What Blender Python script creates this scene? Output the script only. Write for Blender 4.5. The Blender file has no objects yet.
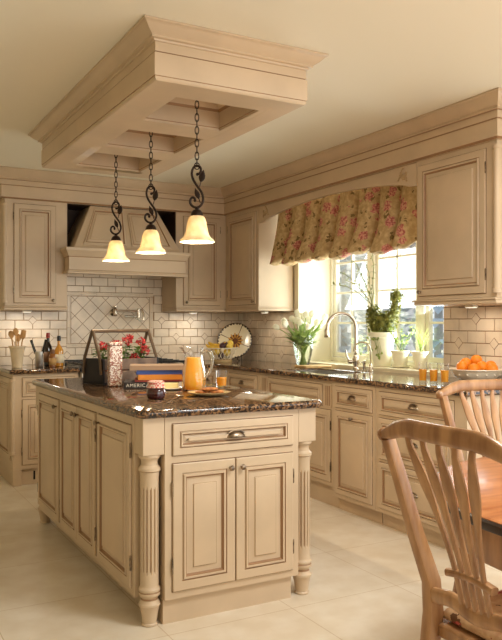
import bpy, bmesh, math, random
from mathutils import Vector as V, Matrix, noise
random.seed(7)
C = bpy.context.scene.collection
PI = math.pi
R = math.radians

# ---------------------------------------------------------------- materials
def lin(c):
    r = []
    for x in c[:3]:
        x = x / 255.0
        r.append(x / 12.92 if x <= 0.04045 else ((x + 0.055) / 1.055) ** 2.4)
    return (r[0], r[1], r[2], 1.0)

MATS = {}
def mat(name, col, rough=0.5, metal=0.0, var=0.0, vscale=6.0, bump=0.0, bscale=60.0, spec=0.5, sub=0.0, trans=0.0, coat=0.0, stretch=None, col2=None):
    if name in MATS: return MATS[name]
    m = bpy.data.materials.new(name); m.use_nodes = True
    nt = m.node_tree; b = nt.nodes['Principled BSDF']
    b.inputs['Base Color'].default_value = lin(col)
    b.inputs['Roughness'].default_value = rough
    b.inputs['Metallic'].default_value = metal
    b.inputs['Specular IOR Level'].default_value = spec
    b.inputs['Coat Weight'].default_value = coat
    b.inputs['Coat Roughness'].default_value = 0.1
    b.inputs['Transmission Weight'].default_value = trans
    if var > 0 or col2 or bump > 0:
        tc = nt.nodes.new('ShaderNodeTexCoord'); mp = nt.nodes.new('ShaderNodeMapping')
        nt.links.new(tc.outputs['Object'], mp.inputs['Vector'])
        if stretch: mp.inputs['Scale'].default_value = stretch
        vec = mp.outputs['Vector']
    if var > 0 or col2:
        n = nt.nodes.new('ShaderNodeTexNoise'); n.inputs['Scale'].default_value = vscale; n.inputs['Detail'].default_value = 5
        nt.links.new(vec, n.inputs['Vector'])
        cr = nt.nodes.new('ShaderNodeValToRGB')
        c2 = col2 or tuple(max(0, x * (1 - var)) for x in col)
        c1 = col if col2 else tuple(min(255, x * (1 + var * 0.4)) for x in col)
        cr.color_ramp.elements[0].position = 0.35; cr.color_ramp.elements[0].color = lin(c2)
        cr.color_ramp.elements[1].position = 0.62; cr.color_ramp.elements[1].color = lin(c1)
        nt.links.new(n.outputs['Fac'], cr.inputs['Fac']); nt.links.new(cr.outputs['Color'], b.inputs['Base Color'])
    if bump > 0:
        n2 = nt.nodes.new('ShaderNodeTexNoise'); n2.inputs['Scale'].default_value = bscale; n2.inputs['Detail'].default_value = 4
        nt.links.new(vec, n2.inputs['Vector'])
        bp = nt.nodes.new('ShaderNodeBump'); bp.inputs['Strength'].default_value = bump; bp.inputs['Distance'].default_value = 0.01
        nt.links.new(n2.outputs['Fac'], bp.inputs['Height']); nt.links.new(bp.outputs['Normal'], b.inputs['Normal'])
    MATS[name] = m
    return m

def ramp(nt, fac, stops, const=False):
    cr = nt.nodes.new('ShaderNodeValToRGB')
    e = cr.color_ramp.elements
    while len(e) < len(stops): e.new(0.5)
    for i, (p, c) in enumerate(stops):
        e[i].position = p; e[i].color = lin(c)
    if const: cr.color_ramp.interpolation = 'CONSTANT'
    nt.links.new(fac, cr.inputs['Fac'])
    return cr.outputs['Color']

def mixc(nt, fac, a, b, blend='MIX'):
    m = nt.nodes.new('ShaderNodeMix'); m.data_type = 'RGBA'; m.blend_type = blend
    if isinstance(fac, float): m.inputs[0].default_value = fac
    else: nt.links.new(fac, m.inputs[0])
    for s, i in ((a, 6), (b, 7)):
        if isinstance(s, tuple): m.inputs[i].default_value = s
        else: nt.links.new(s, m.inputs[i])
    return m.outputs[2]

def granite():
    m = bpy.data.materials.new('granite'); m.use_nodes = True
    nt = m.node_tree; b = nt.nodes['Principled BSDF']
    tc = nt.nodes.new('ShaderNodeTexCoord')
    n = nt.nodes.new('ShaderNodeTexNoise'); n.inputs['Scale'].default_value = 75; n.inputs['Detail'].default_value = 3
    nt.links.new(tc.outputs['Object'], n.inputs['Vector'])
    c1 = ramp(nt, n.outputs['Fac'], [(0.36, (28, 19, 14)), (0.46, (84, 58, 40)), (0.54, (136, 99, 66)), (0.64, (152, 116, 82))])
    v = nt.nodes.new('ShaderNodeTexVoronoi'); v.inputs['Scale'].default_value = 110
    nt.links.new(tc.outputs['Object'], v.inputs['Vector'])
    sep = nt.nodes.new('ShaderNodeSeparateColor'); nt.links.new(v.outputs['Color'], sep.inputs['Color'])
    f = nt.nodes.new('ShaderNodeMath'); f.operation = 'GREATER_THAN'; f.inputs[1].default_value = 0.7
    nt.links.new(sep.outputs['Red'], f.inputs[0])
    c = mixc(nt, f.outputs[0], c1, lin((34, 24, 19)))
    nt.links.new(c, b.inputs['Base Color'])
    b.inputs['Roughness'].default_value = 0.07
    b.inputs['Specular IOR Level'].default_value = 0.65
    return m

def fabric(name, base, base2, rose, leaf, s=9.0):
    m = bpy.data.materials.new(name); m.use_nodes = True
    nt = m.node_tree; b = nt.nodes['Principled BSDF']; b.inputs['Roughness'].default_value = 0.8; b.inputs['Specular IOR Level'].default_value = 0.2
    tc = nt.nodes.new('ShaderNodeTexCoord')
    n = nt.nodes.new('ShaderNodeTexNoise'); n.inputs['Scale'].default_value = s * 3.2; n.inputs['Detail'].default_value = 3
    nt.links.new(tc.outputs['Object'], n.inputs['Vector'])
    ad = nt.nodes.new('ShaderNodeVectorMath'); ad.operation = 'MULTIPLY_ADD'
    nt.links.new(n.outputs['Color'], ad.inputs[0]); ad.inputs[1].default_value = (0.07,) * 3
    nt.links.new(tc.outputs['Object'], ad.inputs[2])
    def blob(scale, thr, offs):
        mp = nt.nodes.new('ShaderNodeMapping'); mp.inputs['Location'].default_value = offs
        nt.links.new(ad.outputs[0], mp.inputs['Vector'])
        v = nt.nodes.new('ShaderNodeTexVoronoi'); v.inputs['Scale'].default_value = scale
        nt.links.new(mp.outputs['Vector'], v.inputs['Vector'])
        l = nt.nodes.new('ShaderNodeMath'); l.operation = 'LESS_THAN'; l.inputs[1].default_value = thr
        nt.links.new(v.outputs['Distance'], l.inputs[0])
        return l.outputs[0], v.outputs['Distance']
    bg = ramp(nt, n.outputs['Fac'], [(0.4, base), (0.65, base2)])
    lf, _ = blob(s * 1.5, 0.26, (3.1, 1.7, 0.4))
    c = mixc(nt, lf, bg, lin(leaf))
    rf, rd = blob(s * 0.85, 0.36, (0.3, 0.9, 2.2))
    n3 = nt.nodes.new('ShaderNodeTexNoise'); n3.inputs['Scale'].default_value = s * 7
    nt.links.new(tc.outputs['Object'], n3.inputs['Vector'])
    rc = ramp(nt, n3.outputs['Fac'], [(0.38, rose), (0.55, tuple(min(255, x + 45) for x in rose)), (0.66, base2)])
    c = mixc(nt, rf, c, rc)
    nt.links.new(c, b.inputs['Base Color'])
    return m

def glassmat(name, tint=(1, 1, 1, 1), gloss=0.08):
    m = bpy.data.materials.new(name); m.use_nodes = True
    nt = m.node_tree; nt.nodes.remove(nt.nodes['Principled BSDF'])
    t = nt.nodes.new('ShaderNodeBsdfTransparent'); t.inputs['Color'].default_value = tint
    g = nt.nodes.new('ShaderNodeBsdfGlossy'); g.inputs['Roughness'].default_value = 0.03
    fr = nt.nodes.new('ShaderNodeLayerWeight'); fr.inputs['Blend'].default_value = 0.25
    mm = nt.nodes.new('ShaderNodeMath'); mm.operation = 'MULTIPLY_ADD'; mm.inputs[1].default_value = 0.6; mm.inputs[2].default_value = gloss
    nt.links.new(fr.outputs['Fresnel'], mm.inputs[0])
    mx = nt.nodes.new('ShaderNodeMixShader'); nt.links.new(mm.outputs[0], mx.inputs[0])
    nt.links.new(t.outputs[0], mx.inputs[1]); nt.links.new(g.outputs[0], mx.inputs[2])
    nt.links.new(mx.outputs[0], nt.nodes['Material Output'].inputs['Surface'])
    return m

def shademat():
    m = bpy.data.materials.new('alabaster_glass'); m.use_nodes = True
    nt = m.node_tree; b = nt.nodes['Principled BSDF']
    tc = nt.nodes.new('ShaderNodeTexCoord')
    n = nt.nodes.new('ShaderNodeTexNoise'); n.inputs['Scale'].default_value = 22; n.inputs['Detail'].default_value = 4
    nt.links.new(tc.outputs['Object'], n.inputs['Vector'])
    c = ramp(nt, n.outputs['Fac'], [(0.35, (232, 214, 180)), (0.65, (248, 238, 214))])
    nt.links.new(c, b.inputs['Base Color']); b.inputs['Roughness'].default_value = 0.25
    t = nt.nodes.new('ShaderNodeBsdfTranslucent'); nt.links.new(c, t.inputs['Color'])
    mx = nt.nodes.new('ShaderNodeMixShader'); mx.inputs[0].default_value = 0.36
    nt.links.new(b.outputs[0], mx.inputs[1]); nt.links.new(t.outputs[0], mx.inputs[2])
    nt.links.new(mx.outputs[0], nt.nodes['Material Output'].inputs['Surface'])
    return m

def emis(name, col, s):
    m = bpy.data.materials.new(name); m.use_nodes = True
    b = m.node_tree.nodes['Principled BSDF']
    b.inputs['Emission Color'].default_value = lin(col); b.inputs['Emission Strength'].default_value = s
    return m

def leafmat(name, c1, c2, tl=0.35):
    m = bpy.data.materials.new(name); m.use_nodes = True
    nt = m.node_tree; b = nt.nodes['Principled BSDF']; b.inputs['Roughness'].default_value = 0.5
    tc = nt.nodes.new('ShaderNodeTexCoord')
    n = nt.nodes.new('ShaderNodeTexNoise'); n.inputs['Scale'].default_value = 30
    nt.links.new(tc.outputs['Object'], n.inputs['Vector'])
    c = ramp(nt, n.outputs['Fac'], [(0.35, c1), (0.65, c2)])
    nt.links.new(c, b.inputs['Base Color'])
    t = nt.nodes.new('ShaderNodeBsdfTranslucent'); nt.links.new(c, t.inputs['Color'])
    mx = nt.nodes.new('ShaderNodeMixShader'); mx.inputs[0].default_value = tl
    nt.links.new(b.outputs[0], mx.inputs[1]); nt.links.new(t.outputs[0], mx.inputs[2])
    nt.links.new(mx.outputs[0], nt.nodes['Material Output'].inputs['Surface'])
    return m

def floormat():
    m = bpy.data.materials.new('limestone_floor'); m.use_nodes = True
    nt = m.node_tree; b = nt.nodes['Principled BSDF']
    tc = nt.nodes.new('ShaderNodeTexCoord'); mp = nt.nodes.new('ShaderNodeMapping')
    mp.inputs['Location'].default_value = (0.03, 0.18, 0)
    nt.links.new(tc.outputs['Object'], mp.inputs['Vector'])
    br = nt.nodes.new('ShaderNodeTexBrick'); br.offset = 0.0
    br.inputs['Scale'].default_value = 1.0; br.inputs['Brick Width'].default_value = 0.61; br.inputs['Row Height'].default_value = 0.61
    br.inputs['Mortar Size'].default_value = 0.0022
    br.inputs['Color1'].default_value = lin((241, 230, 212)); br.inputs['Color2'].default_value = lin((236, 223, 202)); br.inputs['Mortar'].default_value = lin((212, 190, 158))
    nt.links.new(mp.outputs['Vector'], br.inputs['Vector'])
    n = nt.nodes.new('ShaderNodeTexNoise'); n.inputs['Scale'].default_value = 7; n.inputs['Detail'].default_value = 8
    nt.links.new(tc.outputs['Object'], n.inputs['Vector'])
    nc = ramp(nt, n.outputs['Fac'], [(0.35, (240, 232, 220)), (0.65, (255, 253, 250))])
    c = mixc(nt, 0.8, br.outputs['Color'], nc, 'MULTIPLY')
    nt.links.new(c, b.inputs['Base Color']); b.inputs['Roughness'].default_value = 0.32
    return m

PAINT = mat('cream_paint', (210, 184, 152), 0.42, var=0.04, vscale=3.0)
GLAZE = mat('brown_glaze', (160, 122, 87), 0.5)
GAP = mat('dark_gap', (120, 86, 58), 0.8)
CEIL = mat('ceiling_paint', (244, 235, 213), 0.9)
WALL = mat('wall_paint', (242, 232, 206), 0.85)
TILE = mat('cream_tile', (240, 222, 198), 0.22, var=0.07, vscale=5)
GROUT = mat('grout', (166, 132, 100), 0.9)
GRAN = granite()
PEWTER = mat('antique_pewter', (150, 132, 112), 0.3, metal=1.0, var=0.3, vscale=40)
NICKEL = mat('brushed_nickel', (205, 192, 175), 0.22, metal=1.0)
STEEL = mat('stainless_steel', (200, 195, 188), 0.3, metal=1.0)
IRON = mat('bronze_iron', (52, 36, 26), 0.45, metal=0.6, var=0.3, vscale=30)
BLACK = mat('black_enamel', (18, 16, 15), 0.25)
SHADE = shademat()
BULB = emis('lamp_bulb', (255, 232, 196), 5)
PUCK = emis('puck_light', (255, 240, 215), 1.6)
GLASS = glassmat('clear_glass', (1, 1, 1, 1), 0.05)
PANE = glassmat('window_glass', (1, 1, 1, 1), 0.02)
WHITE = mat('window_white', (246, 240, 222), 0.5)
JUICE = leafmat('orange_juice', (255, 188, 44), (255, 196, 60), 0.35)
FLORAL = fabric('floral_chintz', (190, 156, 108), (214, 184, 136), (172, 96, 82), (132, 106, 66), 10.5)
SEATFAB = fabric('seat_tapestry', (196, 150, 112), (216, 180, 140), (170, 66, 56), (120, 84, 60), 9.0)
WOODC = mat('honey_wood', (184, 138, 94), 0.29, bump=0.05, bscale=40, stretch=(3, 3, 0.6), col2=(142, 98, 62), vscale=7)
WOODT = mat('cherry_tabletop', (196, 128, 78), 0.33, col2=(162, 92, 50), vscale=4, stretch=(1, 6, 1), coat=0.08)
BAND = mat('dark_band', (46, 28, 20), 0.3)
FLOOR = floormat()
LEAF = leafmat('green_leaf', (70, 96, 38), (122, 146, 62))
TLEAF = leafmat('tulip_leaf', (138, 160, 78), (184, 200, 122), 0.45)
LEAFD = leafmat('ivy_leaf', (84, 88, 34), (150, 146, 66), 0.35)
LEAFL = leafmat('pale_leaf', (128, 148, 66), (172, 186, 100), 0.4)
SPRIG = leafmat('sprig_leaf', (104, 112, 48), (150, 150, 72), 0.3)

# ---------------------------------------------------------------- mesh builder
class MB:
    def __init__(s):
        s.v = []; s.f = []; s.m = []
    def add(s, verts, faces, mi=0):
        o = len(s.v); s.v += [V(p) for p in verts]
        for f in faces:
            s.f.append([i + o for i in f]); s.m.append(mi)
        return o
    def box(s, x0, y0, z0, x1, y1, z1, mi=0):
        vs = [(x, y, z) for z in (z0, z1) for y in (y0, y1) for x in (x0, x1)]
        s.add(vs, [(0, 2, 3, 1), (4, 5, 7, 6), (0, 1, 5, 4), (2, 6, 7, 3), (0, 4, 6, 2), (1, 3, 7, 5)], mi)
    def obox(s, O, U, N, u0, u1, z0, z1, n0, n1, mi=0):
        O, U, N = V(O), V(U), V(N); W = V((0, 0, 1))
        vs = [O + U * u + N * n + W * z for z in (z0, z1) for n in (n0, n1) for u in (u0, u1)]
        s.add(vs, [(0, 2, 3, 1), (4, 5, 7, 6), (0, 1, 5, 4), (2, 6, 7, 3), (0, 4, 6, 2), (1, 3, 7, 5)], mi)
    def prism(s, poly, a, b, axis='z', mi=0):
        # poly of 2D points; axis: 'z' -> (x,y), 'x' -> (y,z), 'y' -> (x,z)
        def P(p, t):
            return {'z': (p[0], p[1], t), 'x': (t, p[0], p[1]), 'y': (p[0], t, p[1])}[axis]
        n = len(poly)
        vs = [P(p, a) for p in poly] + [P(p, b) for p in poly]
        fs = [tuple(range(n)), tuple(range(2 * n - 1, n - 1, -1))] + [(i, i + n, (i + 1) % n + n, (i + 1) % n) for i in range(n)]
        s.add(vs, fs, mi)
    def rings(s, rings, cap0=True, cap1=True, mis=None, closed=True):
        n = len(rings[0]); o = len(s.v)
        for r in rings: s.v += [V(p) for p in r]
        for k in range(len(rings) - 1):
            for i in range(n if closed else n - 1):
                j = (i + 1) % n
                s.f.append([o + k * n + i, o + k * n + j, o + (k + 1) * n + j, o + (k + 1) * n + i]); s.m.append(mis[k] if mis else 0)
        if cap0: s.f.append([o + i for i in range(n)][::-1]); s.m.append(0)
        if cap1:
            e = o + (len(rings) - 1) * n
            s.f.append([e + i for i in range(n)]); s.m.append(mis[-1] if mis and len(mis) >= len(rings) else 0)
    def lathe(s, prof, O=(0, 0, 0), n=24, X=(1, 0, 0), Y=(0, 1, 0), Z=(0, 0, 1), mi=0, fn=None, cap=True):
        O, X, Y, Z = V(O), V(X), V(Y), V(Z)
        rs = []
        for r, z in prof:
            ring = []
            for i in range(n):
                a = 2 * PI * i / n
                rr = fn(r, z, a) if fn else r
                ring.append(O + X * (rr * math.cos(a)) + Y * (rr * math.sin(a)) + Z * z)
            rs.append(ring)
        s.rings(rs, cap, cap, [mi] * len(rs))
    def tube(s, path, rad, n=8, closed=False, mi=0, flat=None, power=1.0):
        P = [V(p) for p in path]; k = len(P)
        if not isinstance(rad, (list,)): rad = [rad] * k
        rs = []; nrm = None
        for i in range(k):
            a = P[(i - 1) % k] if (closed or i > 0) else P[i]
            b = P[(i + 1) % k] if (closed or i < k - 1) else P[i]
            t = (b - a)
            t = t.normalized() if t.length > 1e-9 else V((0, 0, 1))
            if flat is not None:
                sd = V(flat).cross(t)
                sd = sd.normalized() if sd.length > 1e-6 else V((1, 0, 0))
                up = t.cross(sd).normalized()
            else:
                if nrm is None:
                    nrm = t.orthogonal().normalized()
                nrm = (nrm - t * nrm.dot(t)).normalized()
                sd = nrm; up = t.cross(nrm)
            r = rad[i]; ra, rb = r if isinstance(r, tuple) else (r, r)
            ring = []
            for j in range(n):
                th = 2 * PI * (j + 0.5) / n
                cx, cy = math.cos(th), math.sin(th)
                cx = math.copysign(abs(cx) ** power, cx); cy = math.copysign(abs(cy) ** power, cy)
                ring.append(P[i] + sd * (ra * cx) + up * (rb * cy))
            rs.append(ring)
        if closed: rs.append(rs[0]); s.rings(rs, False, False, [mi] * len(rs))
        else: s.rings(rs, True, True, [mi] * len(rs))
    def ball(s, c, r, n=12, m=8, mi=0, fn=None):
        c = V(c); rx, ry, rz = r if isinstance(r, tuple) else (r, r, r)
        rs = []
        for k in range(m + 1):
            ph = -PI / 2 + PI * min(max(k / m, 0.01), 0.99)
            ring = []
            for i in range(n):
                a = 2 * PI * i / n
                p = V((math.cos(a) * math.cos(ph), math.sin(a) * math.cos(ph), math.sin(ph)))
                q = fn(p) if fn else 1.0
                ring.append(c + V((p.x * rx, p.y * ry, p.z * rz)) * q)
            rs.append(ring)
        s.rings(rs, True, True, [mi] * len(rs))
    def leaf(s, base, d, up, L, w, mi=0, droop=0.3):
        d = V(d).normalized(); u = V(up); sd = d.cross(u)
        sd = sd.normalized() if sd.length > 1e-5 else d.orthogonal().normalized()
        nu = sd.cross(d).normalized(); b = V(base)
        mid = b + d * (L * 0.5) + nu * (droop * L * 0.12)
        tip = b + d * L - nu * (droop * L * 0.3)
        l = mid + sd * w * 0.5 + nu * w * 0.12; r = mid - sd * w * 0.5 + nu * w * 0.12
        s.add([b, l, tip, r, mid], [(0, 4, 1), (1, 4, 2), (0, 3, 4), (3, 2, 4)], mi)
    def sweep(s, prof, path, mi=0, mis=None, closed=False):
        # prof: (out, z) ; path of XY ; out goes to the right-hand side of travel
        P = [V((p[0], p[1])) for p in path]; k = len(P); rs = []
        for i in range(k):
            ns = []
            for a, b in (((i - 1) % k, i), (i, (i + 1) % k)):
                if not closed and (b == 0 or a == k - 1): continue
                d = (P[b] - P[a]).normalized(); ns.append(V((d.y, -d.x)))
            if len(ns) == 1: mt = ns[0]
            else: mt = (ns[0] + ns[1]) / (1 + ns[0].dot(ns[1]))
            rs.append([V((P[i].x + mt.x * o, P[i].y + mt.y * o, z)) for o, z in prof])
        n = len(prof)
        if closed: rs.append(rs[0])
        o = len(s.v)
        for r in rs: s.v += r
        for q in range(len(rs) - 1):
            for i in range(n):
                j = (i + 1) % n
                s.f.append([o + q * n + i, o + q * n + j, o + (q + 1) * n + j, o + (q + 1) * n + i]); s.m.append(mis[i] if mis else mi)
        if not closed:
            s.f.append([o + i for i in range(n)]); s.m.append(mi)
            e = o + (len(rs) - 1) * n
            s.f.append([e + i for i in range(n)][::-1]); s.m.append(mi)
    def build(s, name, mats, parent=None, bevel=0.0, seg=2, sharp=35, sub=0, solid=0.0, world=True, clean=False):
        if not isinstance(mats, (list, tuple)): mats = [mats]
        if parent is None:
            xs = [p.x for p in s.v]; ys = [p.y for p in s.v]; zs = [p.z for p in s.v]
            org = V(((min(xs) + max(xs)) / 2, (min(ys) + max(ys)) / 2, min(zs)))
        else:
            org = V((0, 0, 0))
            if world:
                q = parent
                while q is not None: org = org + q.location; q = q.parent
        me = bpy.data.meshes.new(name)
        me.from_pydata([p - org for p in s.v], [], s.f)
        for m in mats: me.materials.append(m)
        me.polygons.foreach_set('material_index', s.m)
        bm = bmesh.new(); bm.from_mesh(me)
        if clean:
            bmesh.ops.remove_doubles(bm, verts=bm.verts, dist=1e-5)
        bmesh.ops.recalc_face_normals(bm, faces=bm.faces)
        for f in bm.faces: f.smooth = True
        bm.to_mesh(me); bm.free()
        me.set_sharp_from_angle(angle=R(sharp))
        o = bpy.data.objects.new(name, me); C.objects.link(o)
        if parent is None: o.location = org
        else: o.parent = parent
        if solid:
            md = o.modifiers.new('solid', 'SOLIDIFY'); md.thickness = solid; md.offset = 0
        if bevel:
            md = o.modifiers.new('bevel', 'BEVEL'); md.width = bevel; md.segments = seg; md.limit_method = 'ANGLE'; md.angle_limit = R(40)
        if sub:
            md = o.modifiers.new('sub', 'SUBSURF'); md.levels = sub; md.render_levels = sub
        return o

def tag(o, label, cat, group=None, kind=None):
    o['label'] = label; o['category'] = cat
    if group: o['group'] = group
    if kind: o['kind'] = kind
    return o
def thing(name, label, cat, loc, rz=0.0, group=None):
    o = bpy.data.objects.new(name, None); C.objects.link(o); o.empty_display_size = 0.1
    o.location = loc; o.rotation_euler = (0, 0, rz)
    return tag(o, label, cat, group)
def struct(o):
    o['kind'] = 'structure'; return o

# ---------------------------------------------------------------- dimensions
CZ = 2.60               # ceiling
XW, YW = 3.65, 6.79     # right wall, back wall
XU, YU = 3.27, 6.43     # faces of the wall cabinets
XB, YB = 3.03, 6.10     # faces of the base cabinets
ZC0, ZC = 0.90, 0.935   # worktop
ZU0, ZU1 = 1.42, 2.355  # wall cabinets
WY0, WY1 = 3.84, 5.71   # window recess
XWIN = 4.0
SILL = 0.96

# ---------------------------------------------------------------- the setting
b = MB(); b.box(-3.2, -2.7, -0.1, 4.9, 7.0, 0); struct(b.build('floor', FLOOR)).location = (0, 0, -0.1)
fl = bpy.data.objects['floor']
for v_ in fl.data.vertices: v_.co += V((0.85, 2.15, 0))
b = MB(); b.box(-3.2, -2.7, CZ, 4.9, 7.0, CZ + 0.1); struct(b.build('ceiling', CEIL))
b = MB(); b.box(-3.2, YW, 0, 4.05, 6.99, CZ); wall_back = struct(b.build('wall_back', WALL))
b = MB()
b.box(XW, 2.6, 0, 4.06, WY0, CZ); b.box(XW, WY1, 0, 4.06, YW, CZ)
b.box(XW, WY0, 2.36, 4.06, WY1, CZ); b.box(XW, WY0, 0, 4.06, WY1, SILL - 0.03)
wall_right = struct(b.build('wall_right', WALL))
b = MB(); b.box(XW - 0.012, WY0, SILL - 0.03, 4.06, WY1, SILL); sill = struct(b.build('trim_1', mat('sill_stone', (236, 222, 190), 0.2)))
# dining end of the right wall with its tall windows, left and front walls (behind the viewpoint)
b = MB()
b.box(4.06, 2.6, 0, 4.75, 2.75, CZ); b.box(4.6, 2.3, 0, 4.75, 2.6, CZ); b.box(4.6, -2.6, 0, 4.75, -1.9, CZ)
b.box(4.6, -1.9, 0, 4.75, 2.3, 0.25); b.box(4.6, -1.9, 2.4, 4.75, 2.3, CZ)
struct(b.build('wall_dining', WALL))
b = MB(); b.box(-3.2, -2.7, 0, -3.05, 6.99, CZ); struct(b.build('wall_left', WALL))
b = MB()
b.box(-3.05, -2.7, 0, 1.1, -2.55, CZ); b.box(4.1, -2.7, 0, 4.75, -2.55, CZ); b.box(1.1, -2.7, 0, 4.1, -2.55, 0.3); b.box(1.1, -2.7, 2.4, 4.1, -2.55, CZ)
struct(b.build('wall_front', WALL))

# ---- tiled splashback: running bond with little diamond insets
def brick_field(name, P, ext, zr, holes, parent, row_off=0.0):
    """P(a, z, n) -> world; a runs along the wall, n out of the wall"""
    b = MB(); a0, a1 = ext; z0, z1 = zr
    W, H, g, t = 0.150, 0.075, 0.0055, 0.006
    def blk(u0, u1, w0, w1):
        if u1 - u0 < 0.008 or w1 - w0 < 0.008: return
        c = 0.002
        r0 = [P(u0, w0, 0), P(u1, w0, 0), P(u1, w1, 0), P(u0, w1, 0)]
        r1 = [P(u0, w0, t - c), P(u1, w0, t - c), P(u1, w1, t - c), P(u0, w1, t - c)]
        r2 = [P(u0 + c, w0 + c, t), P(u1 - c, w0 + c, t), P(u1 - c, w1 - c, t), P(u0 + c, w1 - c, t)]
        b.rings([r0, r1, r2], False, True)
    def diamond(u, w, rr, n0, n1, mi):
        r = [(u - rr, w), (u, w - rr), (u + rr, w), (u, w + rr)]
        b.rings([[P(x, y, n0) for x, y in r], [P(x, y, n1) for x, y in r]], False, True, [mi, mi])
    b.add([P(a0, z0, 0.001), P(a1, z0, 0.001), P(a1, z1, 0.001), P(a0, z1, 0.001)], [(0, 1, 2, 3)], 1)
    k = 0; z = z0
    while z < z1 - 0.004:
        zz = min(z + H, z1)
        a = a0 - (W + g) * (0.5 if k % 2 else 0.0) - row_off; j = 0
        while a < a1:
            u0, u1 = max(a, a0), min(a + W, a1)
            segs = [(u0, u1)]
            for h in holes:
                if zz > h[2] + 0.003 and z < h[3] - 0.003:
                    ns = []
                    for (p, q) in segs:
                        if q <= h[0] or p >= h[1]: ns.append((p, q))
                        else:
                            if p < h[0]: ns.append((p, h[0]))
                            if q > h[1]: ns.append((h[1], q))
                    segs = ns
            for (p, q) in segs: blk(p, q, z, zz)
            for h in holes:
                p, q = max(u0, h[0]), min(u1, h[1])
                if q > p and zz > h[2] + 0.003 and z < h[3] - 0.003:
                    blk(p, q, z, h[2] - .002); blk(p, q, h[3] + .002, zz)
            dx = a + W + g / 2; dz = z + H + g / 2
            if (j + k // 2) % 2 == 1 and k % 2 == 0 and k < 6 and a0 + 0.05 < dx < a1 - 0.05 and dz < z1 - 0.05:
                if all(not (h[0] - 0.05 < dx < h[1] + 0.05 and h[2] - 0.05 < dz < h[3] + 0.05) for h in holes):
                    diamond(dx, dz, 0.040, 0, 0.0064, 1); diamond(dx, dz, 0.034, 0, 0.0085, 0)
            a += W + g; j += 1
        z += H + g; k += 1
    o = b.build(name, [TILE, GROUT], parent); struct(o)
    return o
PX0, PX1, PZ0, PZ1 = 1.805, 2.655, 1.08, 1.60
brick_field('back_splash_tiles', lambda a, z, n: V((a, YW - n, z)), (1.19, XW), (ZC, 1.80), [(PX0, PX1, PZ0, PZ1)], wall_back)
brick_field('splash_tiles', lambda a, z, n: V((XW - n, a, z)), (2.98, WY0), (ZC, 1.44), [], wall_right, 0.06)
brick_field('splash_tiles', lambda a, z, n: V((XW - n, a, z)), (WY1, YW), (ZC, 1.44), [], wall_right, 0.02)
# diagonal tile panel behind the range with a rope border
b = MB()
b.box(PX0, YW - 0.004, PZ0, PX1, YW - 0.001, PZ1, 1)
bw = 0.04
ix0, ix1, iz0, iz1 = PX0 + bw, PX1 - bw, PZ0 + bw, PZ1 - bw
def clip(poly, x0, x1, z0, z1):
    def cut(pl, f, inter):
        out = []
        for i in range(len(pl)):
            p, q = pl[i - 1], pl[i]
            if f(q):
                if not f(p): out.append(inter(p, q))
                out.append(q)
            elif f(p): out.append(inter(p, q))
        return out
    for ax, lim, sg in ((0, x0, 1), (0, x1, -1), (1, z0, 1), (1, z1, -1)):
        if not poly: return poly
        poly = cut(poly, lambda p: sg * (p[ax] - lim) >= 0, lambda p, q: tuple(p[i] + (q[i] - p[i]) * (lim - p[ax]) / (q[ax] - p[ax]) for i in (0, 1)))
    return poly
D = 0.0735
for i in range(-2, 14):
    for j in range(-2, 14):
        cx, cz = ix0 + (i + 0.5) * D, iz0 + (j + 0.5) * D
        if (i + j) % 2: continue
        rr = D - 0.0035
        pl = clip([(cx - rr, cz), (cx, cz - rr), (cx + rr, cz), (cx, cz + rr)], ix0 + 0.003, ix1 - 0.003, iz0 + 0.003, iz1 - 0.003)
        if len(pl) > 2: b.prism(pl, YW - 0.0075, YW - 0.004, 'y', 0)
for (x0, z0, x1, z1) in ((PX0, PZ0, PX1, PZ0 + bw), (PX0, PZ1 - bw, PX1, PZ1), (PX0, PZ0 + bw, PX0 + bw, PZ1 - bw), (PX1 - bw, PZ0 + bw, PX1, PZ1 - bw)):
    if x1 - x0 > z1 - z0:
        n = 6; st = (x1 - x0) / n
        for q in range(n): b.box(x0 + q * st + .0015, YW - 0.007, z0 + .003, x0 + (q + 1) * st - .0015, YW - 0.004, z1 - .003, 0)
        for zz in (z0 + .012, z1 - .012): b.tube([(x0, YW - 0.008, zz), (x1, YW - 0.008, zz)], 0.005, 6, mi=0)
    else:
        n = 3; st = (z1 - z0) / n
        for q in range(n): b.box(x0 + .003, YW - 0.007, z0 + q * st + .0015, x1 - .003, YW - 0.004, z0 + (q + 1) * st - .0015, 0)
        for xx in (x0 + .012, x1 - .012): b.tube([(xx, YW - 0.008, z0), (xx, YW - 0.008, z1)], 0.005, 6, mi=0)
struct(b.build('diagonal_tile_panel', [TILE, GROUT], wall_back))

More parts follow.
